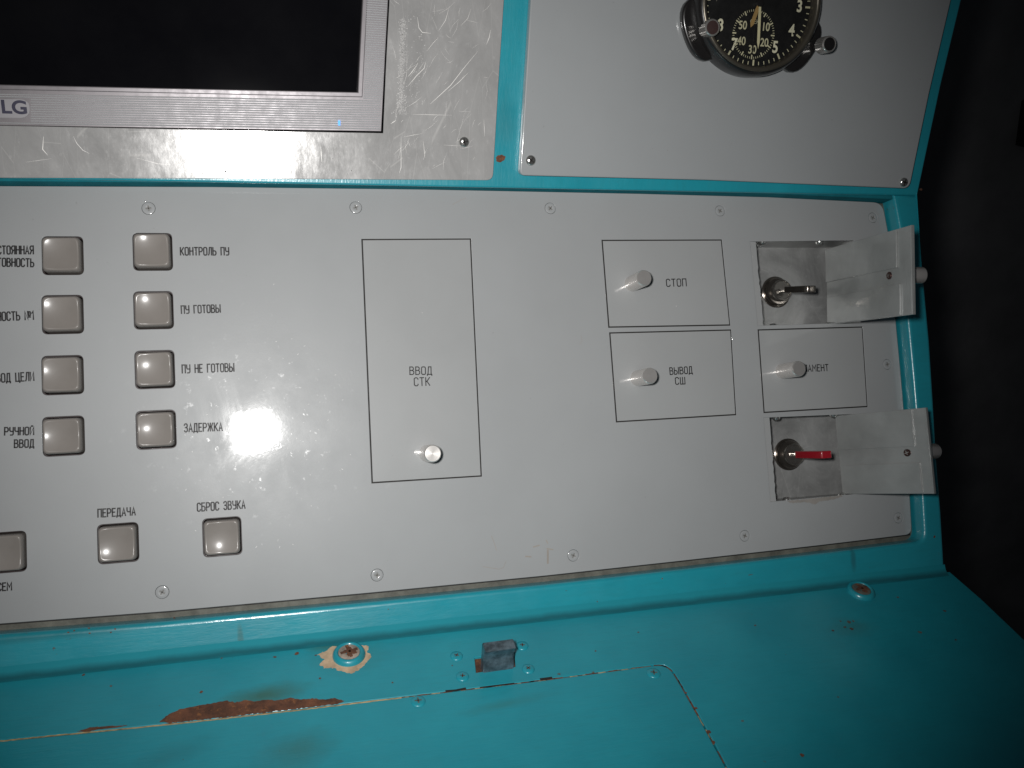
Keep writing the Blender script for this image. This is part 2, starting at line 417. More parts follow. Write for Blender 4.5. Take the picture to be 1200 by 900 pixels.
stF = [(*P(282, 748, FH), 2*mm, 9*mm, (.035, .12, .11), .55, .5, .5, .05), (*P(60, 745, FH), 60*mm, 3*mm, (.02, .13, .15), .5, .8, .6, .0),
       (*P(1000, 655, FH), 2.5*mm, 10*mm, (.02, .12, .14), .6, .6, .4, 0)]
M['teal_front'] = teal_paint('teal_enamel_front', stF)
LF = [(uL, vcrease), (rt[-1][0], vcrease)] + rt[1:-1][::-1] + [(rt[0][0], vfold + 1*mm), (hole[6][0], vfold + 1*mm)] + hole[7:11] + rpoly([hole[10], hole[11], hole[12]], [0, 7*mm, 0])[1:-1] + hole[12:-1] + [(uL, hole[-1][1])]
plate('top_rail', [(uL, PAN[1][1]-.2*mm), PAN[2], PAN[3], PAN[4], PAN[5], (hole[6][0]+6*mm, PAN[6][1]), (hole[6][0]+6*mm, vfold+7*mm), (uL, vfold+7*mm)], [], -8*mm, 8.2*mm, M['shaded'], con, bev=.5*mm, res=3)
plate('front_frame', LF, [], -8*mm, FH, M['teal_front'], con, bev=2.6*mm, res=5, wn=True)
# primer coloured flange the panel sits on
fo = [(uL, PAN[-1][1]-7*mm)] + [(x, y-7*mm) for x, y in PAN[:11:-1][1:]] + [(PAN[11][0]+7*mm, PAN[11][1]-7*mm)] + [(x+7*mm, y) for x, y in PAN[10:5:-1]]
fi = [(x-2.4*mm, y) for x, y in PAN[6:11]] + [(PAN[11][0]-2.4*mm, PAN[11][1]+2*mm)] + [(x, y+2*mm) for x, y in PAN[12:-1]] + [(uL, PAN[-1][1]+2*mm)]
plate('panel_flange', fo + fi, [], -3.4*mm, -1.9*mm, M['primer'], con)
gk = [(uL, PAN[-1][1]+2*mm)] + PAN[:11:-1][1:] + [PAN[11], (PAN[11][0]-6*mm, PAN[11][1]+2*mm)]
plate('edge_shadow', [(x, y-.9*mm) for x, y in ([(uL, PAN[-1][1])] + PAN[:11:-1][1:] + [PAN[11]])] + [(x, y+2*mm) for x, y in (PAN[11:-1] + [(uL, PAN[-1][1])])], [], -1.85*mm, -1.45*mm, M['dark_slot'], con, bev=.05*mm)  # black strip added to draw the shadow line below the panel edge
# welded fillet where the front meets the desk
prof = []
for k in range(9):
    t = k/8; ang = t*(math.pi/2 - PHI)     # concave curve from the front face to the desk
    A = Vector((0, 5*mm)); B = Vector((0, 0)); C_ = Vector((4*mm*math.cos(PHI), -4*mm*math.sin(PHI)))
    q_ = A*(1-t)**2 + B*2*t*(1-t) + C_*t*t
    prof.append((vcrease + q_.y + 0*mm, FH + q_.x))
NU = 60; v_, f_ = [], []
u0, u1 = uL, rt[-1][0] - .3*mm
for i in range(NU+1):
    u = u0 + (u1-u0)*i/NU; j = .25*mm*math.sin(i*1.7)+.2*mm*math.sin(i*.61)
    for k, (v, w) in enumerate(prof):
        e = math.sin(math.pi*k/8)
        v_.append((u, v + j*e + .05*mm, w + .25*mm + j*e*.5))
for i in range(NU):
    for k in range(8): a0 = i*9+k; f_.append((a0, a0+1, a0+10, a0+9))
q = NT('crease_teal'); sx_ = q.n('ShaderNodeSeparateXYZ'); q.lk(q.tc, sx_.inputs[0])
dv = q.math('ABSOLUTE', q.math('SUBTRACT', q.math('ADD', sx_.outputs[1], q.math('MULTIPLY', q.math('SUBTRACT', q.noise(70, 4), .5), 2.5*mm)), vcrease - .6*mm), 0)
q.set(Base_Color=q.mix(q.mr(dv, .3*mm, 3.2*mm, .75, 0), (.0135, .235, .29), (.012, .085, .105)), Roughness=.7); q.b.inputs['Specular IOR Level'].default_value = .15  # teal goes darker along the crease line and fades out either side
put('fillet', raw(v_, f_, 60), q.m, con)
# upper frame
vt = U(600, -70)[1]
er = [U(1144, -80), U(1127, 0), U(1103, 100), U(1077.5, 214)]
upout = [(uM, .1*mm), (er[3][0], .1*mm), er[2], er[1], er[0], (uM, er[0][1])]
TY = U(600, -90)[1]
mon_open = [(uM+4*mm, TY-6*mm), (U(463, -78)[0], TY-6*mm), U(452, 158), (uM+4*mm, U(0, 152)[1])]
upout = [(p[0], TY if i > 3 else p[1]) for i, p in enumerate(upout)]
stU = [(*U(586, 186), 3.2*mm, 2.6*mm, (.07, .03, .02), .0, .4, .3, 0), (*U(592, 140), 8*mm, 20*mm, (.02, .2, .24), .5, .8, .7, 0)]
M['teal_up'] = teal_paint('teal_enamel_upper', stU, brush=(5, 1, 1))
o = plate('upper_frame', upout, [mon_open], -9*mm, 0, M['teal_up'], con, bev=1.3*mm, res=4, wn=True); local(o, FU)
# desk with an opening for the hatch
lid = [(-70,874.5),(0,867),(120,855.5),(250,842),(400,824.5),(530,809),(640,795.5),(700,787.5),(783,776.5),(800,804),(826,850),(852,898),(905,998)]
LID = [DK(*p) for p in lid]; yb = DK(600, 1010)[1]
LID = LID[:-1] + [(LID[-1][0], yb + 8*mm), (LID[0][0], yb + 8*mm)]
lr = [0]*len(LID); lr[8] = 8*mm
rE = [DK(1107.5, 665), DK(1150, 702), DK(1200, 749.5), DK(1330, 874)]
dout = [(uL-1*mm, 0), (rE[0][0], 0), rE[1], rE[2], rE[3], (rE[3][0] + .02, yb), (uL-1*mm, yb)]
slot = [DK(556, 770), DK(603, 764), DK(604, 781), DK(558, 788)]
stD = [(*DK(310, 815), 26*mm, 9*mm, (.035, .10, .055), .75, .9, .5, .1), (*DK(385, 757), 15*mm, 5*mm, (.05, .10, .05), .6, .8, .5, 0), (*DK(408, 768), 24*mm, 16*mm, (.02, .2, .22), .6, .8, .8, 0),
       (*DK(350, 880), 22*mm, 14*mm, (.03, .14, .13), .55, .9, .7, .3), (*DK(200, 885), 30*mm, 8*mm, (.015, .16, .19), .4, .9, .7, .3), (*DK(1000, 735), 18*mm, 10*mm, (.04, .12, .10), .35, .9, .9, 0),
       (*DK(590, 826), 30*mm, 4*mm, (.03, .17, .17), .4, .9, .9, .1)]
M['teal_desk'] = teal_paint('teal_enamel_desk', stD, brush=(1, 6, 1))
LH = rpoly(LID, lr)
o = plate('desk_top', dout, [LH, slot], -3*mm, 0, M['teal_desk'], con, bev=.5*mm); local(o, FD)
# hatch lid, set a hair inside its opening
cxy = Vector((sum(p[0] for p in LID)/len(LID), sum(p[1] for p in LID)/len(LID)))
li = [(x + (0 if i in (len(LID)-2,) else 0), y) for i, (x, y) in enumerate(LID)]
LI = []
for i, (x, y) in enumerate(li):
    if i <= 7: LI.append((x, y - 1.0*mm))
    elif i == 8: LI.append((x - .9*mm, y - 1.0*mm))
    elif i <= 12: LI.append((x - 1.0*mm, y))
    else: LI.append((x, y + (0 if i != 12 else 0)))
lid_o = plate('hatch_lid', rpoly(LI, lr), [], -3*mm, .2*mm, M['teal_desk'], con, bev=.5*mm); local(lid_o, FD)
o = plate('hatch_seat', [(LID[0][0], LID[0][1]+6*mm), (LID[8][0]+8*mm, LID[8][1]+6*mm), (LID[-2][0]+9*mm, yb+2*mm), (LID[0][0], yb+2*mm)], [], -5*mm, -3.1*mm, M['dark_slot'], con); local(o, FD)
o['label'] = 'dark ledge under the hatch lid'
def jitter_line(pts, step, amp):
    out = []
    for i in range(len(pts)-1):
        A = Vector(pts[i]); B = Vector(pts[i+1]); n = max(1, int((B-A).length/step))
        for k in range(n): out.append(tuple(A.lerp(B, k/n) + Vector((random.uniform(-1, 1), random.uniform(-1, 1)))*amp))
    out.append(tuple(pts[-1])); return out
# crusty dirt packed in the seam: short ribbons of varying width
seam = [(x, y - .5*mm) for x, y in LID[:8]] + [((x - .4*mm), y - .4*mm) for x, y in rpoly(LID, lr)[8:16]] + [(x - .5*mm, y) for x, y in LID[9:13]]
SJ = jitter_line(seam, 2.2*mm, .12*mm)
for nm, mt, pr, wd in (('seam_dirt', 'edge', .55, .8), ('seam_rust', 'rust', .42, 1.0), ('seam_primer', 'primer', .45, 1.1)):
    L = []
    for i in range(0, len(SJ)-3, 2):
        if random.random() < pr: L.append((jitter_line(SJ[i:i+3+random.randint(0, 1)], .8*mm, .12*mm), wd*mm*random.uniform(.35, 1)))
    o = put(nm, ribbon_mesh(L, {'seam_dirt': -.35, 'seam_rust': -.2, 'seam_primer': -.5}[nm]*mm), M[mt], con); local(o, FD); o['kind'] = 'stuff'
o = put('seam_gap', ribbon_mesh([([DK(523,810.2), DK(534,809.4), DK(545,807.2)], 1.3*mm), ([DK(563,806), DK(580,803.9), DK(602,801.2)], .9*mm), ([DK(634,796.4), DK(646,794.8)], 1.6*mm)], .24*mm), M['dark_slot'], con); local(o, FD)
# ragged flakes: rust patch over the seam, bare ring round the big screw, small chips
def blob(pts, z, amp, th=.12*mm, step=.7*mm):
    p = jitter_line(list(pts) + [pts[0]], step, amp)[:-1]; return p
def flake(name, F, pts, mt, amp=.25*mm, z=.06*mm, step=.8*mm):
    me = plate_mesh(blob(pts, z, amp, step=step), [], 0, z, 0.0, 0)
    o = put(name, me, M[mt], con); local(o, F); return o
rp = [(186,846),(196,838),(210,831.5),(232,827),(250,824),(264,821),(276,823),(288,820.5),(300,822),(312,820),(325,821),(340,818),(352,820),(366,818.5),(380,820),(392,818),(404,821.5),(398,824.5),(350,830.5),(290,837.5),(240,843),(200,847.3)]
flake('rust_patch', FD, [DK(*p) for p in rp], 'rust', .3*mm)
flake('rust_streak', FD, [DK(*p) for p in [(90,857.5),(105,852.5),(125,851),(150,850),(142,852),(115,855),(100,858)]], 'rust', .15*mm)
# orange worn edge on the lid below the patch
o = put('worn_lid_edge', ribbon_mesh([(jitter_line([DK(x, y) for x, y in [(0,869),(60,862.8),(130,856.2),(200,849.3),(270,841.7),(340,833.8),(420,824.2),(470,818.2)]], 1.5*mm, .14*mm), .8*mm)], .26*mm), M['edge'], con); local(o, FD); o['kind'] = 'stuff'
rr = [DK(*p) for p in [(372,767),(382,763),(388,758),(398,756.5),(420,755),(432,757),(430,764),(436,769),(430,776),(424,783),(412,789),(400,787),(392,783),(380,783),(374,778),(380,773)]]
flake('bare_ring', FD, rr, 'beige', .5*mm)
def chips(nm, F, lst, mt):
    vs, fs = [], []
    for (x, y, r) in lst:
        c0 = bp(F, 0, x, y); n = 9; b0 = len(vs); s_ = random.random()*9
        for k in range(n):
            t = 2*math.pi*k/n; rr_ = r*mm*(.65 + .5*abs(math.sin(k*2.3+s_)))
            vs.append((c0[0]+rr_*math.cos(t)*1.25, c0[1]+rr_*math.sin(t), .09*mm))
        fs.append(tuple(range(b0, b0+n)))
    me = bpy.data.meshes.new('m'); me.from_pydata(vs, [], fs); me.update()
    o = put(nm, me, M[mt], con); local(o, F); o['kind'] = 'stuff'; return o
FF = FP @ Matrix.Translation((0, 0, FH))
chips('paint_chips', FD, [(98,791,.7),(260,771,.6),(348,766,1.1),(322,770,.7),(236,811,.8),(130,804,.5),(347,852,.8),(232,852,.5),(370,768,.5),(375,795,.6),(455,745,.5),(465,743,.6),(617,724,.6),(858,702,1.2),(874,700,1.6),(880,700,1),(990,735,.7),(998,737,1),(976,739,.7),(940,885,1),(1107,716,.8),(748,741,.5),(698,763,.5),(520,724,.4),(505,824,.7),(552,823,.9),(567,820,.6),(600,818,.8),(632,817,.5),(836,870,1),(830,858,1.2),(815,830,.8),(803,812,.7),(530,780,.4),(1052,700,.6),(885,733,.6),(1120,750,.6),(460,800,.5),(1000,728,.6),(985,728,.5)], 'rust')
chips('scuffs', FD, [(995,729,1.2),(1078,741,1),(825,705,1),(870,845,.6),(982,817,.5),(740,811,.6),(655,790,.7),(695,788,.6)], 'primer')
fc = chips('front_chips', FF, [(104,736,.4),(93,780,.6),(204,724,.4),(455,714,.3),(619,720,.4),(896,686,.9),(905,693,.8),(1095,629,.8),(1079,222,.9),(80,741,.4),(87,739,.4),(135,737,.4),(130,741,.4),(105,742,.4),(776,678,.4),(700,705,.3)], 'rust')
flake('rust_spot', FU, [U(*p) for p in [(581,185),(583,182),(588,181),(592,183),(591,188),(587,190),(582,190)]], 'rust', .25*mm, .15*mm)
# side and back of the cabinet
sv = [Vector((*rt[0], FH)), Vector((*rt[3], FH)), Vector((*rt[-1], FH))]
def wpt(F, x, y, z=0): return F @ Vector((x, y, z))
side = [wpt(FU, *er[0], -2*mm), wpt(FU, *er[3], -2*mm), wpt(FP, rt[-1][0], vcrease, FH-3*mm), wpt(FD, *rE[3], -2*mm), wpt(FD, rE[3][0]+.02, yb, -2*mm)]
inn = Vector((-1.0*mm, 0, 0))
sf = [p + inn for p in side]; sb = [Vector((p.x, max(p.y, side[0].y)+.25, p.z)) + inn for p in side]
sb[3].y = side[0].y+.25
low = Vector((0, 0, -.10))
vv = [tuple(p) for p in sf] + [tuple(p) for p in sb]
ff = [(i, i+1, i+6, i+5) for i in range(2)]
me = raw(vv, ff, 20)
ob = put('side_panel', me, M['teal'], con); ob.matrix_local = con.matrix_world.inverted()
skirt = [wpt(FD, *rE[0], -2*mm), wpt(FD, *rE[1], -2*mm), wpt(FD, *rE[2], -2*mm), wpt(FD, *rE[3], -2*mm), wpt(FD, rE[3][0]+.02, yb, -2*mm)]
vv = [tuple(p + inn) for p in skirt] + [tuple(p + inn + Vector((0, 0, -.12))) for p in skirt]
ob = put('desk_skirt', raw(vv, [(i, i+1, i+6, i+5) for i in range(4)], 20), M['teal'], con); ob.matrix_local = con.matrix_world.inverted()

def cross_mesh(r, w, z):
    pts = [((-r, 0), (r, 0)), ((0, -r), (0, r))]
    return ribbon_mesh([([p[0], p[1]], w) for p in pts], z)
def screw(F, h, x, y, r, mat, parent, name='screw', dome=.35, rot=None, slot=True, slotmat='dark_slot', top=0.0, cs=1.0):
    c0 = bp(F, h, x, y); z = h + top
    prof_ = [(r, z-1.0*mm), (r, z), (r*.93, z + r*dome*.45), (r*.7, z + r*dome*.85), (r*.36, z + r*dome), (r*.3, z + r*dome*.35), (1e-9, z + r*dome*.2)]
    def cross(i, j): return 1
    me = lathe_mesh(prof_, 28, 50, 0, 0)
    o = put(name, me, M[mat], parent)
    T = F @ Matrix.Translation((c0[0], c0[1], 0)) @ Matrix.Rotation(random.random()*1.5 if rot is None else rot, 4, 'Z')
    o.matrix_local = parent.matrix_world.inverted() @ T
    if slot:
        k = put('cross_slot', cross_mesh(r*.58*cs, r*.3*cs, z + r*dome + .04*mm), M[slotmat], o)
    return o
# big desk screws with domed washers, their paint gone from the cross
for i, (x, y, rr_) in enumerate([(409, 766, 8.8*mm), (1009, 692, 8.8*mm)]):
    c0 = DK(x, y, 1*mm)
    o = lathe('large_screw', [(rr_, -.2*mm), (rr_*.99, .8*mm), (rr_*.9, 2.2*mm), (rr_*.78, 2.9*mm), (rr_*.68, 2.6*mm), (rr_*.64, 1.7*mm)], M['teal_desk'], con, n=40, ang=60)
    o.matrix_local = con.matrix_world.inverted() @ FD @ Matrix.Translation((*c0, 0))
    h_ = lathe('screw_head', [(rr_*.66, .5*mm), (rr_*.64, 2.3*mm), (rr_*.5, 2.9*mm), (rr_*.25, 2.7*mm), (rr_*.2, 1.6*mm), (1e-9, 1.2*mm)], M['primer'] if i else M['worn_head'], o, n=28, ang=50)
    k = put('cross_slot', ribbon_mesh([([(-rr_*.45, -rr_*.1), (rr_*.45, rr_*.1)], rr_*.2), ([(rr_*.1, -rr_*.45), (-rr_*.1, rr_*.45)], rr_*.2)], 2.95*mm), M['rust'], o)
    k2 = put('rust_crust', lathe_mesh([(rr_*.5, 2.95*mm), (rr_*.3, 3.0*mm), (1e-9, 2.9*mm)], 14, 60, rr_*.06, -rr_*.03, lambda i_, j: .7+.3*math.sin(i_*2.1+j)), M['rust'], o)
for (x, y) in [(535, 769), (542, 793), (612, 757), (619, 784)]:
    o = screw(FD, 0, x, y, 3.5*mm, 'teal_desk', con, 'rivet', .24, slot=True, slotmat='rust', top=.1*mm, cs=.55)
for (x, y) in [(490, 822), (766, 789)]:
    o = screw(FD, .2*mm, x, y, 3.8*mm, 'teal_desk', con, 'hatch_screw', .2, slot=True, slotmat='primer', top=.1*mm, cs=.7)
# steel catch standing in its slot
c0 = Vector((*DK(584, 786), 0)); wdt = (Vector(DK(602, 783)) - Vector(DK(566, 787))).length/2
cp_ = [(0, -2), (0, 4), (1.1, 7), (1.3, 10), (.4, 14.5), (-1.2, 16.5), (5.0, 17.5), (6.2, 16), (6.0, 4), (6.2, -2)]   # (depth, height) in mm
v_, f_ = [], []
for sgn in (-1, 1):
    for (dy, dz) in cp_: v_.append((sgn*wdt, dy*mm, dz*mm*.92))
n_ = len(cp_)
for i in range(n_): j = (i+1) % n_; f_.append((i, j, n_+j, n_+i))
f_ += [tuple(range(n_-1, -1, -1)), tuple(range(n_, 2*n_))]
bm = bmesh.new(); me = raw(v_, f_, 35); bm.from_mesh(me); bmesh.ops.recalc_face_normals(bm, faces=bm.faces)
bmesh.ops.bevel(bm, geom=list(bm.edges), offset=.3*mm, segments=2, affect='EDGES'); bm.to_mesh(me); bm.free()
lt = put('latch_catch', smooth(me, 40), M['steel'], con); local(lt, FD @ Matrix.Translation(c0) @ Matrix.Rotation(.02, 4, 'Z'))
lt['label'] = 'bare steel catch standing up through its slot'
o = plate('catch_slot', [DK(552, 766), DK(607, 760), DK(608, 785), DK(554, 792)], [], -4.2*mm, -1.6*mm, M['rust'], con); local(o, FD)

# ================================================================ control panel
cpn = thing('control_panel', 'wide grey enamelled control panel with black Russian lettering, held by countersunk screws', 'control panel', FP)
def col_mat(nm): return M[nm]
BUT = [(73.5,299.5,'top'),(73.5,368.5,''),(73.5,439.5,''),(74.5,511,''),(179,295,''),(180,363.5,''),(181.5,433,''),(183,503.5,''),(138.5,636.5,''),(260.5,629,''),(5.5,647.5,'')]
holes = [sq(10.15*mm, 10.45*mm, 3*mm, *P(x, y)) for x, y, _ in BUT]
COV = {  # closed covers: corners on the panel
 'stk': [(423.5,280),(552,279.3),(564.8,558.5),(435.5,566.5)],
 'stop': [(705,281),(846,280.5),(856,381.5),(713,384)],
 'vyvod': [(714,389.5),(857,386),(863,486.5),(722,495)],
 'regl': [(888,386),(1011,382.5),(1017,477),(895,484)],
}
BOX = {'top': [(879,283),(1001,281.5),(1009,378),(888,381.5)], 'low': [(895,489.5),(1018,484.5),(1023.5,577),(903,588)]}
for k, qd in list(COV.items()) + list(BOX.items()): holes.append([P(*p) for p in qd])
SCR = [(174,244),(417,243),(645,244),(844,247),(1023,255),(190,694),(442,674),(672,651),(873,628),(1053,607),(1040,427)]
holes += [circ(3.52*mm, *P(x, y), n=20) for x, y in SCR]
plr = [0]*len(PAN); plr[6] = 7*mm; plr[11] = 5*mm
jp = rpoly(PAN, plr)
plate('panel_plate', jp, holes, -1.4*mm, 0, M['panel'], cpn, bev=.25*mm)
for x, y in SCR:
    o = screw(FP, 0, x, y, 3.35*mm, 'panel', cpn, dome=.06, slot=False, top=-.15*mm)
    put('cross_slot', cross_mesh(1.25*mm, .8*mm, .09*mm), M['filled_slot'], o)
bx = [P(p[0], p[1]) for p in [(-55,230),(1025,244),(1060,620),(-55,725)]]
# dark housing behind the plate, one tray with openings for the two key boxes
plate('rear_housing', bx, [[(p[0]+(1.0*mm if i in (1,2) else -1.0*mm), p[1]+(1.0*mm if i < 2 else -1.0*mm)) for i, p in enumerate([P(*c) for c in BOX[k]])] for k in BOX], -12*mm, -10*mm, M['dark'], cpn)
# lettering beside the buttons
LT = [('ПОСТОЯННАЯ', (-13.5,293), (39,293), 10), ('ГОТОВНОСТЬ', (-13.5,307), (39.5,308), 10), ('ГОТОВНОСТЬ №1', (-31,372), (39,369.5), 10.5), ('ВВОД ЦЕЛИ', (-10,443.5), (39.5,441), 10.5),
      ('РУЧНОЙ', (5.5,505.5), (39.5,505), 9.5), ('ВВОД', (17,520), (39.5,519.5), 9.5), ('КОНТРОЛЬ ПУ', (211.5,294.5), (268,294.5), 9.5), ('ПУ ГОТОВЫ', (212.5,363), (258,361.5), 9.5),
      ('ПУ НЕ ГОТОВЫ', (213.5,432.5), (274,430.5), 10), ('ЗАДЕРЖКА', (216,501.5), (260.5,500), 10), ('ПЕРЕДАЧА', (114.8,601.5), (158.5,599), 9.8), ('СБРОС ЗВУКА', (231.3,594.5), (287,591), 10), ('ВСЕМ', (-9,688.5), (13.5,687), 9.5)]
def text_on(nm, parent, org, txt, a_, b_, hpx, st=.72*mm, z=.05*mm):
    A = P(*a_); B = P(*b_); mid = P((a_[0]+b_[0])/2, (a_[1]+b_[1])/2 + hpx/2); mid2 = P((a_[0]+b_[0])/2, (a_[1]+b_[1])/2 - hpx/2)
    hh = (Vector(mid)-Vector(mid2)).length
    A = (A[0]-org[0], A[1]-org[1]); B = (B[0]-org[0], B[1]-org[1])
    o = put(nm, ribbon_mesh(words(txt, A, B, hh*.93, st), z), M['black_ink'], parent); return o
for txt, a_, b_, h_ in LT: text_on('lettering', cpn, (0, 0), txt, a_, b_, h_)
# small scuffs scraped into the enamel low on the panel
SC = [([(566,664),(585,667),(590,665),(593,658)], .25), ([(576,628),(579,636),(582,645)], .3), ([(616,652),(622,652.5)], .8), ([(625,641),(632,639)], .7), ([(640,633),(642,637)], .6), ([(641,643),(648,644)], .7), ([(642,645),(642,660)], 1.1), ([(530,240),(541,234),(546,232)], .18), ([(681,393),(682,400),(679,403)], .2)]
o = put('scuff_marks', ribbon_mesh([([P(*p) for p in l], w*mm) for l, w in SC], .05*mm), simple('scraped_primer', (.30, .27, .24), .6), cpn); o['kind'] = 'stuff'
GREASE = simple('pale_scrape', (.62, .61, .6), .5)
L = []
for (cx, cy, sx, sy, n) in [(300, 500, 60, 45, 26), (330, 420, 25, 12, 5), (250, 580, 60, 30, 8), (320, 640, 18, 8, 6), (350, 545, 30, 30, 8), (420,330,240,100,12)]:
    for k in range(n):
        x = cx + random.gauss(0, sx); y = cy + random.gauss(0, sy); 
        if x < 205 or 200 < y < 245: continue
        A = P(x, y); an = random.uniform(0, 3.1); l = random.uniform(.25, 1.0)*mm
        L.append(([A, (A[0]+l*math.cos(an), A[1]+l*math.sin(an))], random.uniform(.15, .3)*mm))
o = put('pale_specks', ribbon_mesh(L, .04*mm), GREASE, cpn); o['kind'] = 'stuff'

# key boxes sunk in the panel
def recess(key, n):
    q4 = [P(*c) for c in BOX[key]]
    tl, tr, br, bl = q4
    xs0, xs1 = min(tl[0], bl[0]) - .6*mm, max(tr[0], br[0]) + .6*mm; yt, ybm = max(tl[1], tr[1]) + .1*mm, min(bl[1], br[1]) - .6*mm
    dep = -23*mm
    v = [(xs0, ybm, dep), (xs1, ybm, dep), (xs1, yt, dep), (xs0, yt, dep), (xs0, ybm, -2.1*mm), (xs1, ybm, -2.1*mm), (xs1, yt, -2.1*mm), (xs0, yt, -2.1*mm)]
    f = [(0,1,2,3), (0,4,5,1), (1,5,6,2), (2,6,7,3), (3,7,4,0)]
    o = put('key_box', raw(v, f, 20), M['alu_box'], cpn)
    # pale strip inside the left edge, its inner side torn
    w9 = 4.6*mm; pts = [bl, tl, (tl[0]+w9, tl[1])]
    N = 26
    for k in range(1, N): t = k/N; pts.append((tl[0]+(bl[0]-tl[0])*t + w9 + random.uniform(-.45, .25)*mm*(1 if t > .3 else .2), tl[1]+(bl[1]-tl[1])*t))
    pts.append((bl[0]+w9, bl[1]))
    pts = [(x + .1*mm, y) for x, y in pts]
    plate('box_lip', pts, [], -1.9*mm, -.9*mm, M['cover'], cpn, bev=.1*mm)
    # pivot screws on the box walls
    for (fx, top) in ((.16, True), (.70, True), (.2, False), (.72, False)):
        x = xs0 + (xs1-xs0)*fx; y = (yt - .1*mm) if top else (ybm + .1*mm)
        me = lathe_mesh([(2.7*mm, 0), (2.6*mm, 1.0*mm), (1.8*mm, 2.0*mm), (1e-9, 2.4*mm)], 18, 40)
        s_ = put('pivot_screw', me, M['screw'], cpn)
        s_.matrix_local = Matrix.Translation((x, y, -5.2*mm)) @ Matrix.Rotation(R(90) if top else R(-90), 4, 'X')
    return dep
for i, k in enumerate(BOX): recess(k, i)
# crumbling filler along the lower edge of the lower box
pts = [P(*p) for p in [(922,587),(945,585),(985,580.5),(988,582),(975,585.5),(960,588),(955,591),(948,589),(940,588.5),(928,589.5)]]
me = plate_mesh(jitter_line(pts + [pts[0]], .8*mm, .3*mm)[:-1], [], 0, .25*mm, 0, 0); put('filler_crumbs', me, simple('grey_filler', (.28, .26, .24), .8, bump=.6), cpn)

# ================================================================ push buttons
def cap_mesh():
    n = 10
    def ring(h, r, bulge):
        pts = []
        base = rpoly([(-h, -h), (h, -h), (h, h), (-h, h)], r, n)
        # subdivide sides with an outward bulge
        out = []
        for i in range(len(base)):
            A = Vector(base[i]); B = Vector(base[(i+1) % len(base)]); out.append(A)
            if (A-B).length > h*.4:
                for k in range(1, 8): out.append(A.lerp(B, k/8))
        res = []
        for p in out:
            m_ = min(abs(p.x), abs(p.y))/h; res.append((p*(1 + bulge*(1 - m_**2))))
        return res
    st = [(9.15, -9, 2.6, .0), (9.0, .6, 2.6, .0), (8.7, 2.6, 2.6, .005), (8.35, 3.35, 2.7, .012), (7.95, 3.68, 2.7, .018), (7.55, 3.72, 2.7, .022), (7.2, 3.64, 2.6, .025)] + [(hh, 2.83 + hh*hh/64, max(.02, 2.6*hh/7.2), .03) for hh in (6.9, 6.5, 6, 5.4, 4.8, 4.2, 3.6, 3, 2.4, 1.8, 1.2, .6, .05)]
    v, f = [], []; N = None
    for (h, z, r, bu) in st:
        h *= 1.035; z += .45 if z > 0 else 0; bu *= 1.5
        rg = ring(h*mm, r*mm, bu); 
        if N is None: N = len(rg)
        if len(rg) != N: rg = (rg*2)[:N]
        k_ = min(1, max(0, (z-2.4)/1.0)); v += [(p.x, p.y, z*mm + k_*((p.x**2+p.y**2)/(64*mm) - (h*mm)**2/(64*mm))) for p in rg]
    for j in range(len(st)-1):
        for i in range(N): f.append((j*N+i, j*N+(i+1) % N, (j+1)*N+(i+1) % N, (j+1)*N+i))
    f.append(tuple(range((len(st)-1)*N, len(st)*N)))
    return raw(v, f, 60)
BL = ['square grey push button at the top of the left column, beside the lettering ending in ТОЯННАЯ',
 'square grey push button beside the lettering ending in ОСТЬ №1, second in the left column',
 'square grey push button third down in the left column, beside ОД ЦЕЛИ',
 'square grey push button beside РУЧНОЙ ВВОД, lowest in the left column',
 'square grey push button at the top of the right hand column, beside КОНТРОЛЬ ПУ',
 'square grey push button second from the top in the right hand column, beside ПУ ГОТОВЫ',
 'square grey push button third from the top in the right hand column, beside ПУ НЕ ГОТОВЫ',
 'square grey push button nearest the bright flash reflection, beside ЗАДЕРЖКА',
 'square grey push button under the lettering ПЕРЕДАЧА',
 'square grey push button under the lettering СБРОС ЗВУКА, glint on its lower edge',
 'square grey push button cut off by the left edge of the photo, above the letters ЕМ']
capm = cap_mesh(); capm.materials.append(M['cap'])
sockm = plate_mesh(sq(11.2*mm, 11.5*mm, 2*mm), [sq(9.6*mm, 9.8*mm, 2.4*mm)], -9.8*mm, -2.2*mm, .2*mm); sockm.materials.append(simple('switch_socket', (.018, .008, .008), .5))
b0 = None
for i, (x, y, _) in enumerate(BUT):
    c0 = P(x, y)
    if b0 is None:
        b0 = thing('push_button', BL[0], 'button', FP, (*c0, 0), 'square push buttons of the control panel')
        o1 = bpy.data.objects.new('button_cap', capm); COL.objects.link(o1); o1.parent = b0
        o2 = bpy.data.objects.new('socket', sockm); COL.objects.link(o2); o2.parent = b0
    else:
        b = b0.copy(); COL.objects.link(b); b.matrix_world = FP @ Matrix.Translation((*c0, 0)); b['label'] = BL[i]
        for src in (o1, o2):
            d_ = src.copy(); COL.objects.link(d_); d_.parent = b
            if src is o1: d_.rotation_euler = (random.uniform(-.012, .012), random.uniform(-.012, .012), random.uniform(-.01, .01)); d_.location.z = random.uniform(-.3, .25)*mm

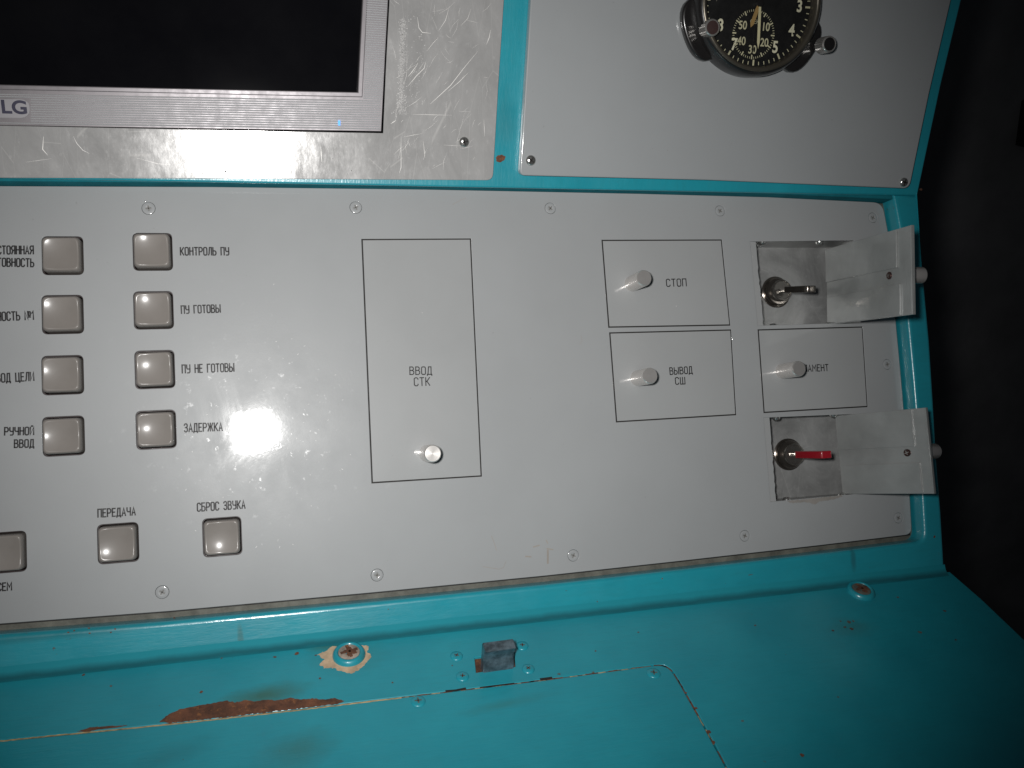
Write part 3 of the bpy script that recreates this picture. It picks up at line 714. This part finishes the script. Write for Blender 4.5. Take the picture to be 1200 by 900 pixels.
# ================================================================ hinged covers, closed
knob_me = lathe_mesh([(5.0*mm, -1*mm), (5.0*mm, 18.2*mm), (4.85*mm, 18.8*mm), (4.4*mm, 19.2*mm), (2.2*mm, 19.2*mm), (1e-9, 19.2*mm)], 40, 40)
q = NT('knob_face_metal')
wv = q.n('ShaderNodeTexWave', wave_type='RINGS', rings_direction='Z'); q.lk(q.tc, wv.inputs[0]); wv.inputs['Scale'].default_value = 900; wv.inputs['Distortion'].default_value = .3
q.set(Base_Color=(.47, .455, .44), Metallic=.6, Roughness=.36); q.bump(wv.outputs['Fac'], .25, .00006)
M['knob_face'] = q.m; knob_me.materials.append(M['knob']); knob_me.materials.append(q.m)
for p in knob_me.polygons:
    if p.normal.z > .9: p.material_index = 1
CL = {'stk': ('tall closed hinged cover lettered ВВОД СТК, with a round knob near its foot', (507, 531.5)),
      'stop': ('closed grey hinged cover lettered СТОП, above the ВЫВОД СШ cover', (755, 325.5)),
      'vyvod': ('closed grey hinged cover lettered ВЫВОД СШ, below the СТОП cover', (762, 440.3)),
      'regl': ('closed grey hinged cover between the two open key boxes, its lettering half behind the knob', (936.5, 432))}
CT = {'stk': [('ВВОД', (480.3,434.5), (505.8,434.3), 9.5), ('СТК', (485.5,447.5), (503.5,447), 10)], 'stop': [('СТОП', (781,331.5), (804,331), 9)],
      'vyvod': [('ВЫВОД', (785,435), (811,433.5), 8.5), ('СШ', (791.5,446.5), (802.5,446), 8.5)], 'regl': [('РЕГЛАМЕНТ', (928,432), (970.5,430.8), 8)]}
for k, qd in COV.items():
    q4 = [Vector(P(*p)) for p in qd]; c0 = sum(q4, Vector((0, 0)))/4
    t = thing('hinged_cover', CL[k][0], 'cover', FP, (*c0, 0), 'hinged covers of the control panel')
    lo = []
    for i, p in enumerate(q4):
        d_ = Vector((.78*mm if i in (0, 3) else -.78*mm, -.78*mm if i < 2 else .78*mm)); lo.append(tuple(p - c0 + d_))
    plate('cover_plate', lo, [], -.19*mm, -.0*mm, M['cover'], t, bev=.08*mm, res=1)
    gp = [tuple(p - c0 + Vector((-.0*mm if i in (0,3) else .0*mm, .0*mm if i < 2 else -.0*mm))) for i, p in enumerate(q4)]
    plate('hinge_tray', gp, [], -3.2*mm, -.2*mm, M['dark_slot'], t)
    # centre of the knob's foot
    kx = P(*CL[k][1], 19.2*mm)
    o = put('knob', knob_me, None, t); o.location = (kx[0]-c0.x, kx[1]-c0.y, 0)
    for txt, a_, b_, h_ in CT[k]: text_on('lettering', t, c0, txt, a_, b_, h_, .62*mm, .05*mm)

# ================================================================ open covers
def open_cover(near, tip, wn, label, kf):
    A, B = [Vector((*P(*p, wn), wn)) for p in near]          # top, bottom of the inner edge
    H = A.y - B.y
    lo_, hi_ = 0.0, .2
    for _ in range(50):
        m_ = (lo_+hi_)/2; h_ = P(*tip[0], m_)[1] - P(*tip[1], m_)[1]
        if h_ > H: lo_ = m_
        else: hi_ = m_
    wt = lo_; C0, C1 = [Vector((*P(*p, wt), wt)) for p in tip]
    mid0, mid1 = (A+B)/2, (C0+C1)/2
    L_ = (mid1-mid0).length; print('flap length', L_, 'height', H, 'wt', wt, mid0, mid1)
    xa = (mid1-mid0).normalized(); ya0 = (A-B).normalized(); za = xa.cross(ya0).normalized(); ya = za.cross(xa)
    F = FP @ frame(mid0, xa, ya, za)
    t = thing('open_cover', label, 'cover', F, group='open hinged covers of the key boxes')
    h = H/2
    plate('cover_plate', [(0, -h), (L_, -h), (L_, h), (0, h)], [], -1.5*mm, 0, M['flap'], t, bev=.15*mm)
    plate('stiffener', [(.4*mm, h*.12), (L_*.855, h*.12), (L_*.855, h*.985), (.4*mm, h*.985)], [], .0*mm, 1.1*mm, M['flap'], t, bev=.12*mm)
    plate('stiffener', [(1.5*mm, -h*.985), (L_*.885, -h*.985), (L_*.885, -h*.28), (1.5*mm, -h*.28)], [], .0*mm, 1.1*mm, M['flap'], t, bev=.12*mm)
    plate('edge_strip', [(L_-.9*mm, -h), (L_, -h), (L_, h), (L_-.9*mm, h)], [], -1.9*mm, .5*mm, M['flap'], t, bev=.25*mm)
    # knob on the outer side and its fixing screw inside
    kx = L_*kf; ky = -h*.03
    o = put('knob', knob_me, None, t); o.matrix_local = Matrix.Translation((kx, ky, -1.5*mm)) @ Matrix.Rotation(math.pi, 4, 'X')
    kx = L_*.765
    s_ = lathe('fixing_screw', [(2.3*mm, -.1*mm), (2.3*mm, .5*mm), (1.9*mm, .9*mm), (1e-9, 1.0*mm)], simple('rusty_screw', (.09, .05, .045), .35, metal=.7), t, n=20, cx=kx, cy=ky)
    put('cross_slot', ribbon_mesh([([(kx-1.2*mm, ky-.4*mm), (kx+1.2*mm, ky+.4*mm)], .4*mm), ([(kx+.4*mm, ky-1.2*mm), (kx-.4*mm, ky+1.2*mm)], .4*mm)], 1.04*mm), M['chrome'], t)
    return t
q = NT('flap_metal')
q.set(Base_Color=q.mix(q.mr(q.noise(35, 6), .35, .65), (.29, .30, .295), (.36, .37, .365)), Metallic=.3, Roughness=q.mr(q.noise(80, 5), .3, .7, .3, .42), Coat_Weight=.5, Coat_Roughness=.12)
q.bump(q.noise(40, 3), .5, .0012); q.bump(q.noise(55, 2), .45, .001, 'Coat Normal'); M['flap'] = q.m
open_cover([(966.5,292.5),(971.5,380.5)], [(1063.5,264.5),(1074.5,368)], -8*mm, 'upper grey metal cover swung open beside the dark key', .79)
open_cover([(980.5,487),(986,579)], [(1086.5,477.5),(1094,578.5)], -8*mm, 'lower grey metal cover swung open beside the red key', .86)

# ================================================================ key switches and keys
def key_switch(x, y, label):
    dep = -23*mm; c0 = P(x, y, dep)
    t = thing('key_switch', label, 'key switch', FP, (*c0, dep), 'key switches in the open boxes')
    lathe('washer', [(10.8*mm, .05*mm), (10.8*mm, .8*mm), (10.2*mm, 1.2*mm), (6*mm, 1.2*mm)], M['dchrome'], t, n=40)
    lathe('collar_nut', [(9.6*mm, 1.2*mm), (9.6*mm, 3.0*mm), (8.8*mm, 4.3*mm), (7.2*mm, 4.6*mm)], M['dchrome'], t, n=40)
    lathe('barrel', [(7.3*mm, .1*mm), (7.3*mm, 8*mm), (7.0*mm, 8.6*mm), (6.3*mm, 8.8*mm), (6.0*mm, 8.3*mm), (1e-9, 8.3*mm)], M['mchrome'], t, n=40, ang=25)
    put('keyhole', ribbon_mesh([([(-3*mm, 0), (3*mm, 0)], 1.2*mm)], 8.36*mm), M['dark_slot'], t)
    return c0, dep
c0, dep = key_switch(909, 342.5, 'chrome key switch holding the dark metal key in the upper box')
k = thing('key', 'dark metal key with a slotted bow, turned in the upper key switch', 'key', FP, (c0[0]+.5*mm, c0[1], dep+8.4*mm), rot=Matrix.Rotation(R(9), 4, 'X').to_4x4() @ Matrix.Rotation(R(2), 4, 'Y'))
def upright(o): o.matrix_local = Matrix.Rotation(R(90), 4, 'X') @ Matrix.Translation((0, 0, 0)); return o
shank = [(-2*mm, -2*mm), (2*mm, -2*mm), (2*mm, 6*mm), (-2*mm, 6*mm)]
upright(plate('shank', shank, [], -1*mm, 1*mm, M['chrome'], k, bev=.2*mm))
upright(plate('bow', rpoly([(-4*mm, 5.5*mm), (4*mm, 5.5*mm), (4.6*mm, 31*mm), (-3.4*mm, 31*mm)], 3*mm), [rpoly([(-1.4*mm, 10*mm), (1.6*mm, 10*mm), (2*mm, 28*mm), (-1*mm, 28*mm)], 1.2*mm)], -2.2*mm, 2.2*mm, M['dchrome'], k, bev=.6*mm, res=3))
c1, dep = key_switch(923.5, 532.5, 'chrome key switch holding the red key in the lower box')
k = thing('key', 'key with a flat red plastic head, turned in the lower key switch', 'key', FP, (c1[0], c1[1], dep+8.4*mm))
upright(plate('shank', shank, [], -1*mm, 1*mm, M['chrome'], k, bev=.2*mm))
upright(plate('key_head', rpoly([(-3.6*mm, 5*mm), (3.6*mm, 5*mm), (4.8*mm, 34*mm), (-2.8*mm, 34*mm)], 1.2*mm), [], -2.3*mm, 2.3*mm, M['red'], k, bev=.5*mm, res=3))

# ================================================================ aluminium surround and monitor
ap = thing('monitor_surround', 'scratched bare aluminium plate framing the flat monitor', 'metal plate', FU)
AH = 1.6*mm
UA = lambda x, y: U(x, y, AH)
ao = [(uM, UA(0, 208)[1]), UA(0, 208.3), UA(300, 209.5), UA(577.5, 211.2), UA(584, 100), UA(590.5, 0), (UA(595, -78)[0], TY-1*mm), (uM, TY-1*mm)]
ah = [(uM+3*mm, UA(0, 148.5)[1]), UA(449, 156), UA(452.5, 76), UA(456.5, 0), (UA(460, -75)[0], TY-7*mm), (uM+3*mm, TY-7*mm)]
plate('surround_plate', rpoly(ao, [0, 0, 0, 4*mm, 0, 0, 0, 0]), [ah], .05*mm, AH, M['alu'], ap, bev=.25*mm)
o = screw(FU, AH, 544, 166.5, 3.0*mm, 'screw', ap, dome=.4, slot=True)
# scratches
SCR2 = [([(489,20),(491,33),(495,38),(505,39)],.35),([(526,10),(522,24),(514,36)],.3),([(578,45),(560,68),(543,92),(537,112),(536,118)],.4),([(575,35),(573,45),(570,52)],.5),([(560,60),(545,78),(528,100),(515,112),(504,122)],.35),([(549,85),(538,96),(525,107)],.3),([(478,90),(483,84),(490,74)],.3),([(478,101),(487,90),(497,80),(499,72)],.3),([(455,58),(462,49),(468,40)],.3),([(453,139),(463,128),(470,124)],.25),([(458,145),(464,141)],.3),([(483,134),(530,135)],.2),([(483,158),(483,205)],.18),([(496,165),(498,185)],.2),([(567,140),(568,160)],.3),([(51,160),(50,175),(56,182)],.5),([(124.5,150),(124.5,192)],.3),([(86,160),(90,168),(97,176),(105,180)],.25),([(238,193),(239,205)],.3),([(160,185),(185,192),(200,193)],.15),([(376,172),(377,190)],.25),([(540,30),(548,22),(552,10)],.25),([(500,60),(508,50),(514,44)],.2),([(470,160),(470,196),(468,203)],.25),([(550,128),(560,120),(578,104)],.2),([(30,190),(60,186)],.15),([(520,170),(540,171)],.15)]
for k in range(85):
    x = random.uniform(455, 580); y = random.uniform(-10, 205)
    if k > 80: x = random.uniform(0, 450); y = random.uniform(160, 205)
    an = random.gauss(-.9, .35) if random.random() < .6 else random.uniform(0, 3.1); l = random.uniform(4, 26)
    cv = random.uniform(-.3, .3)*l
    SCR2.append(([(x, y), (x+l*.5*math.cos(an)-cv*.3*math.sin(an), y+l*.5*math.sin(an)+cv*.3*math.cos(an)), (x+l*math.cos(an), y+l*math.sin(an))], random.uniform(.06, .15)))
LL = []
for l, w in SCR2:
    l = [(min(x, 586 - (y-20)*.045), min(y, 206)) for x, y in l]
    if max(x for x, y in l) > 578 - (max(y for x, y in l)-20)*.04 or max(y for x, y in l) > 204: continue
    if min(x for x, y in l) < 458 and min(y for x, y in l) < 158: continue
    pts = [UA(*p) for p in l]
    if len(pts) == 2: pts = [pts[0], tuple((Vector(pts[0])+Vector(pts[1]))/2), pts[1]]
    LL.append((pts, w*mm*.8))
q = NT('scratch_metal'); q.set(Base_Color=(.78, .76, .73), Metallic=.3, Roughness=.45); M['scratch'] = q.m
o = put('scratches', ribbon_mesh(LL, AH + .03*mm, taper=True), M['scratch'], ap); o['kind'] = 'stuff'
# crusty white line of old glue
vs, fs = [], []
for k in range(1000):
    t = random.random(); y = 22 + 112*t; x = 472 - 2.5*t + random.gauss(0, 1.5 + (4*max(0, t-.75)*3))
    if random.random() < .14: x += random.uniform(-3, 26); y += random.uniform(-20, 8)
    c_ = UA(x, y); r = random.uniform(.08, .36)*mm; b_ = len(vs); n = 6
    if random.random() < .3 and abs(x-471) > 5: r *= .5
    for i in range(n): vs.append((c_[0]+r*random.uniform(.5, 1)*math.cos(i*1.047), c_[1]+r*1.3*random.uniform(.5, 1)*math.sin(i*1.047), AH+.05*mm))
    fs.append(tuple(range(b_, b_+n)))
me = bpy.data.meshes.new('m'); me.from_pydata(vs, [], fs); me.update()
o = put('glue_residue', me, simple('white_residue', (.55, .54, .53), .7), ap); o['kind'] = 'stuff'
vs, fs = [], []
for (x, y, r) in [(237,203,.5),(264,201,.9),(265,196,.5),(271,202,.8),(282,202,.5),(298,200,.8),(300,202,.6),(318,202,.5),(320,198,.4),(390,186,.4),(412,200,.4)]:
    c_ = UA(x, y); b_ = len(vs)
    for i in range(7): vs.append((c_[0]+r*.6*mm*random.uniform(.5, 1)*math.cos(i*.9), c_[1]+r*mm*random.uniform(.5, 1)*math.sin(i*.9), AH+.05*mm))
    fs.append(tuple(range(b_, b_+7)))
me = bpy.data.meshes.new('m'); me.from_pydata(vs, [], fs); me.update()
o = put('dark_specks', me, M['dark_slot'], ap); o['kind'] = 'stuff'

mo = thing('monitor', 'flat monitor with a silver ribbed bezel and a switched-off black screen', 'monitor', FU)
BH = 1.2*mm
UB = lambda x, y: U(x, y, BH)
bo = [(uM+4*mm, UB(0, 147)[1]), UB(0, 147), UB(447, 154), UB(451, 76), UB(455, 0), (UB(458.5, -74)[0], TY-8*mm), (uM+4*mm, TY-8*mm)]
bi = [(uM+6*mm, UB(0, 103)[1]), UB(0, 103), UB(423, 112), UB(426, 55), UB(429, 0), (UB(431, -60)[0], TY-11*mm), (uM+6*mm, TY-11*mm)]
plate('bezel', bo, [bi], -6*mm, BH-.5*mm, M['bezel_in'], mo, bev=.3*mm)
bi2 = [(uM+8*mm, UB(0, 99)[1]), UB(0, 99), UB(419.5, 108), UB(422, 55), UB(425, 0), (UB(427, -60)[0], TY-13*mm), (uM+8*mm, TY-13*mm)]
plate('inner_bezel', [(x + (.9*mm if 1 < i < 6 else 0), y - (.9*mm if i in (0, 1, 2) else 0)) for i, (x, y) in enumerate(bi)], [bi2], -5.5*mm, BH-.2*mm, M['bezel_in'], mo, bev=.5*mm)
plate('screen', [(uM+4.7*mm, UB(0, 104)[1]), UB(424, 113), (UB(432, -70)[0], TY-12*mm), (uM+5*mm, TY-12*mm)], [], -7*mm, -5*mm, M['screen'], mo)
# ribs
bm = bmesh.new()
def rib(A, B, C2, D2):
    pass
def prism(bm, p0, p1, w, h, z):
    A = Vector(p0); B = Vector(p1); d_ = (B-A).normalized(); nn = Vector((-d_.y, d_.x))
    pr = [(-.5, 0), (-.28, .75), (0, 1), (.28, .75), (.5, 0)]
    r0 = [bm.verts.new((*(A + nn*w*a_), z + h*b_)) for a_, b_ in pr]; r1 = [bm.verts.new((*(B + nn*w*a_), z + h*b_)) for a_, b_ in pr]
    for i in range(4): bm.faces.new((r0[i], r1[i], r1[i+1], r0[i+1]))
y0l, y0r, y1l, y1r = 110.5, 119.5-2.5, 144.5, 151.5
zr = BH - .5*mm
NR = 13; pitch = abs(UB(200, 113)[1] - UB(200, 148.5)[1])/NR
for k in range(NR):
    t = (k+.5)/NR; yl = 109 + (145.3-109)*t; yr = 117 + (152.3-117)*t
    xl = 36 if .12 < t < .95 else -55
    A = UB(xl, yl + (yr-yl)*(xl/447)); B = UB(446, yr)
    prism(bm, A, B, pitch*.68, .6*mm, zr)
vr0 = UB(446, 117)[1]; k = 0
while True:
    k += 1; v = vr0 + pitch*(k-.5)
    if v > TY-12*mm: break
    yy = v
    # left and right limits follow the bezel
    def xat(p, q_, v): 
        A = UB(*p); B = UB(*q_); t = (v-A[1])/(B[1]-A[1]); return A[0]+(B[0]-A[0])*t
    prism(bm, (xat((426, 110), (432, -60), v), v), (xat((448, 110), (457.5, -60), v), v), pitch*.68, .6*mm, zr)
me = bpy.data.meshes.new('m'); bm.to_mesh(me); bm.free()
o = put('bezel_ribs', smooth(me, 20), M['bezel'], mo); o['kind'] = 'stuff'
# maker's mark
lo = rpoly([UB(-40, 115), UB(35, 116.5), UB(35, 138.5), UB(-40, 137.5)], [0, 5*mm, 5*mm, 0])
plate('badge', lo, [], zr-.1*mm, zr+.45*mm, simple('badge_plastic', (.31, .30, .315), .45, metal=.2, var=.02), mo, bev=.05*mm)
def font_mesh(txt, size, off=0.0):
    cu = bpy.data.curves.new('t', 'FONT'); cu.body = txt; cu.size = size; cu.offset = off; cu.align_x = 'CENTER'; cu.align_y = 'CENTER'; cu.fill_mode = 'FRONT'
    ob = bpy.data.objects.new('t', cu); COL.objects.link(ob)
    me = bpy.data.meshes.new_from_object(ob, depsgraph=bpy.context.evaluated_depsgraph_get())
    bpy.data.objects.remove(ob); bpy.data.curves.remove(cu); return me
me = font_mesh('LG', 9.0*mm, .28*mm); me.transform(Matrix.Diagonal((1.12, 1, 1, 1)))
c_ = UB(16.5, 126.3); me.transform(Matrix.Translation((c_[0], c_[1], zr+.5*mm)))
put('maker_mark', me, simple('mark_ink', (.02, .018, .05), .4), mo)
c_ = UB(397.5, 144); box('power_lamp', (c_[0]-.55*mm, c_[0]+.55*mm, c_[1]-1.3*mm, c_[1]+1.3*mm, zr, zr+.7*mm), M['led'], mo)

# ================================================================ clock panel
ck = thing('clock_panel', 'plain grey enamelled panel beside the monitor, carrying the round clock', 'panel', FU)
CH = 6*mm
UC = lambda x, y: U(x, y, CH)
cpts = [UC(609, 205.5), UC(830, 211), UC(1066, 221), UC(1089, 110), UC(1117.5, -12), (UC(1134, -80)[0], TY-1*mm), (UC(627, -80)[0], TY-1*mm), UC(619, 50)]
plate('panel_plate', rpoly(cpts, [3.5*mm, 0, 5*mm, 0, 0, 0, 0, 0]), [], .05*mm, CH, M['panel2'], ck, bev=.8*mm, res=3, wn=True)
for x, y in [(622, 188), (1059, 213.5)]: screw(FU, CH, x, y, 3.1*mm, 'screw', ck, dome=.45)

# ================================================================ clock
DZ = 14*mm
cc = U(889, 4, DZ)
cl = thing('aircraft_clock', 'round black aircraft clock with pale numerals and two knurled chrome knobs', 'clock', FU, (*cc, CH))
uz = DZ - CH
dr = (Vector(U(889, 76, DZ)) - Vector(cc)).length      # radius of the tick ring
print('dial radius', dr)
RB = dr*1.0
# case with four lobed lugs
pts = []
for i in range(120):
    t = 2*math.pi*i/120; r = RB*1.17
    for c_, amp, w in ((R(205), .24, .36), (R(-32), .27, .34), (R(40), .2, .3), (R(140), .2, .3)):
        d_ = (t-c_+math.pi) % (2*math.pi) - math.pi; r += RB*amp*max(0, 1-(d_/w/1.3)**4)**.7 if abs(d_) < w*1.3 else 0
    pts.append((r*math.cos(t), r*math.sin(t)))
plate('flange', pts, [], .05*mm, 5.5*mm, M['black_plastic'], cl, bev=1.6*mm, res=4, wn=True)
lathe('case', [(RB*1.2, .2*mm), (RB*1.2, 8*mm), (RB*1.17, 11*mm), (RB*1.12, 12.8*mm), (RB*1.09, 13*mm)], M['black_plastic'], cl, n=72, ang=50, cap=False)
lathe('bezel_ring', [(RB*1.135, 8*mm), (RB*1.135, 11.5*mm), (RB*1.12, 13.0*mm), (RB*1.08, 13.5*mm), (RB*1.045, 12.6*mm), (RB*1.03, 9*mm), (RB*1.02, 7.0*mm)][:], simple('brass_grey_ring', (.14, .125, .10), .32, metal=.7), cl, n=72, ang=60, cap=False)
lathe('dial', [(RB*1.06, uz-.3*mm), (1e-9, uz-.29*mm)], M['dial'], cl, n=64)
L = []
for i in range(60):
    t = math.pi/2 - 2*math.pi*i/60; mj = i % 5 == 0
    r0 = RB*(.925 if mj else .955); r1 = RB
    L.append(([(r0*math.cos(t), r0*math.sin(t)), (r1*math.cos(t), r1*math.sin(t))], (1.1 if mj else .5)*mm))
sx, sy, sr = -1.5*mm, -RB*.50, RB*.40
for i in range(60):
    t = math.pi/2 - 2*math.pi*i/60; mj = i % 5 == 0
    r0 = sr*(.86 if mj else .93); L.append(([(sx+r0*math.cos(t), sy+r0*math.sin(t)), (sx+sr*math.cos(t), sy+sr*math.sin(t))], (.8 if mj else .35)*mm))
o = put('dial_marks', ribbon_mesh(L, uz), M['white_ink'], cl); o['kind'] = 'stuff'
for i in range(1, 13):
    if i in (12, 6): continue
    t = math.pi/2 - 2*math.pi*i/12; r = RB*.80
    me = font_mesh(str(i), RB*.27, .25*mm); me.transform(Matrix.Diagonal((.85, 1, 1, 1))); me.transform(Matrix.Translation((r*math.cos(t), r*math.sin(t), uz)))
    put('numeral', me, simple('numeral_ink', (.70, .68, .50), .6) if i == 1 else M.setdefault('num', bpy.data.materials['numeral_ink']), cl)
for i, s_ in ((10, '10'), (20, '20'), (30, '30'), (40, '40'), (50, '50')):
    t = math.pi/2 - 2*math.pi*i/60; r = sr*.64
    me = font_mesh(s_, RB*.19, .12*mm); me.transform(Matrix.Diagonal((.85, 1, 1, 1))); me.transform(Matrix.Translation((sx+r*math.cos(t), sy+r*math.sin(t), uz)))
    put('numeral', me, M['white_ink'], cl)
L = []
A = U(881, 23, DZ); B = U(889, 23, DZ)
me = font_mesh('СЕК', RB*.09); me.transform(Matrix.Translation((sx, sy+sr*.5, uz))); put('lettering', me, M['white_ink'], cl)
# hands
def hand(nm, ang, r0, r1, w, z, mat, cx=0, cy=0):
    d_ = Vector((math.cos(ang), math.sin(ang))); n_ = Vector((-d_.y, d_.x)); c_ = Vector((cx, cy))
    p = [c_+d_*r0-n_*w*.4, c_+d_*(r0+(r1-r0)*.25)-n_*w*.5, c_+d_*(r0+(r1-r0)*.85)-n_*w*.5, c_+d_*r1, c_+d_*(r0+(r1-r0)*.85)+n_*w*.5, c_+d_*(r0+(r1-r0)*.25)+n_*w*.5, c_+d_*r0+n_*w*.4]
    plate(nm, [tuple(q_) for q_ in p], [], z, z+.3*mm, M[mat], cl, bev=.05*mm, res=1)
M['lume'] = simple('lume', (.62, .58, .36), .6)
M['orange'] = simple('aged_lume', (.34, .22, .08), .6)
hand('minute_hand', R(-87), .5*mm, RB*.74, 1.7*mm, uz+1.6*mm, 'lume')
hand('hour_hand', R(-108), .5*mm, RB*.42, 2.4*mm, uz+1.0*mm, 'orange')
hand('second_hand', R(-90), -sr*.3, sr*.8, .6*mm, uz+.5*mm, 'dial', sx, sy)
lathe('hub', [(2.2*mm, uz), (2.2*mm, uz+2.2*mm), (1e-9, uz+2.5*mm)], M['black_plastic'], cl, n=20)
lathe('glass', [(RB*1.04, 12.0*mm), (RB*.8, 12.4*mm), (RB*.4, 12.8*mm), (1e-9, 12.9*mm)], M['glass'], cl, n=64, ang=80)
# knurled knobs
def knurl(x, y, h, face, lab):
    c_ = Vector(U(x, y, CH + h)) - Vector(cc); r = 4.9*mm
    n = 48
    def rm(i, j): return (1 if i % 2 else .93) if 1 <= j <= 2 else 1
    o = lathe('crown', [(2.6*mm, 3*mm), (2.6*mm, h-8.6*mm), (r*.96, h-8.6*mm), (r, h-8*mm), (r, h-1.4*mm), (r*.97, h-.6*mm), (r*.86, h), (r*.8, h), (r*.78, h-.3*mm), (1e-9, h-.3*mm)], M['chrome'], cl, n=n, ang=20, rmod=lambda i, j: (1 if i % 2 else .92) if 3 <= j <= 4 else 1)
    o.location = (c_.x, c_.y, 0); 
    d_ = lathe('crown_face', [(r*.77, h-.28*mm), (r*.3, h-.05*mm), (1e-9, h)], M[face], o, n=32)
M['maroon'] = simple('maroon_face', (.055, .032, .03), .35, coat=.4)
knurl(835.5, 32, 17*mm, 'maroon', '')
knurl(972.5, 51.5, 17*mm, 'black_plastic', '')
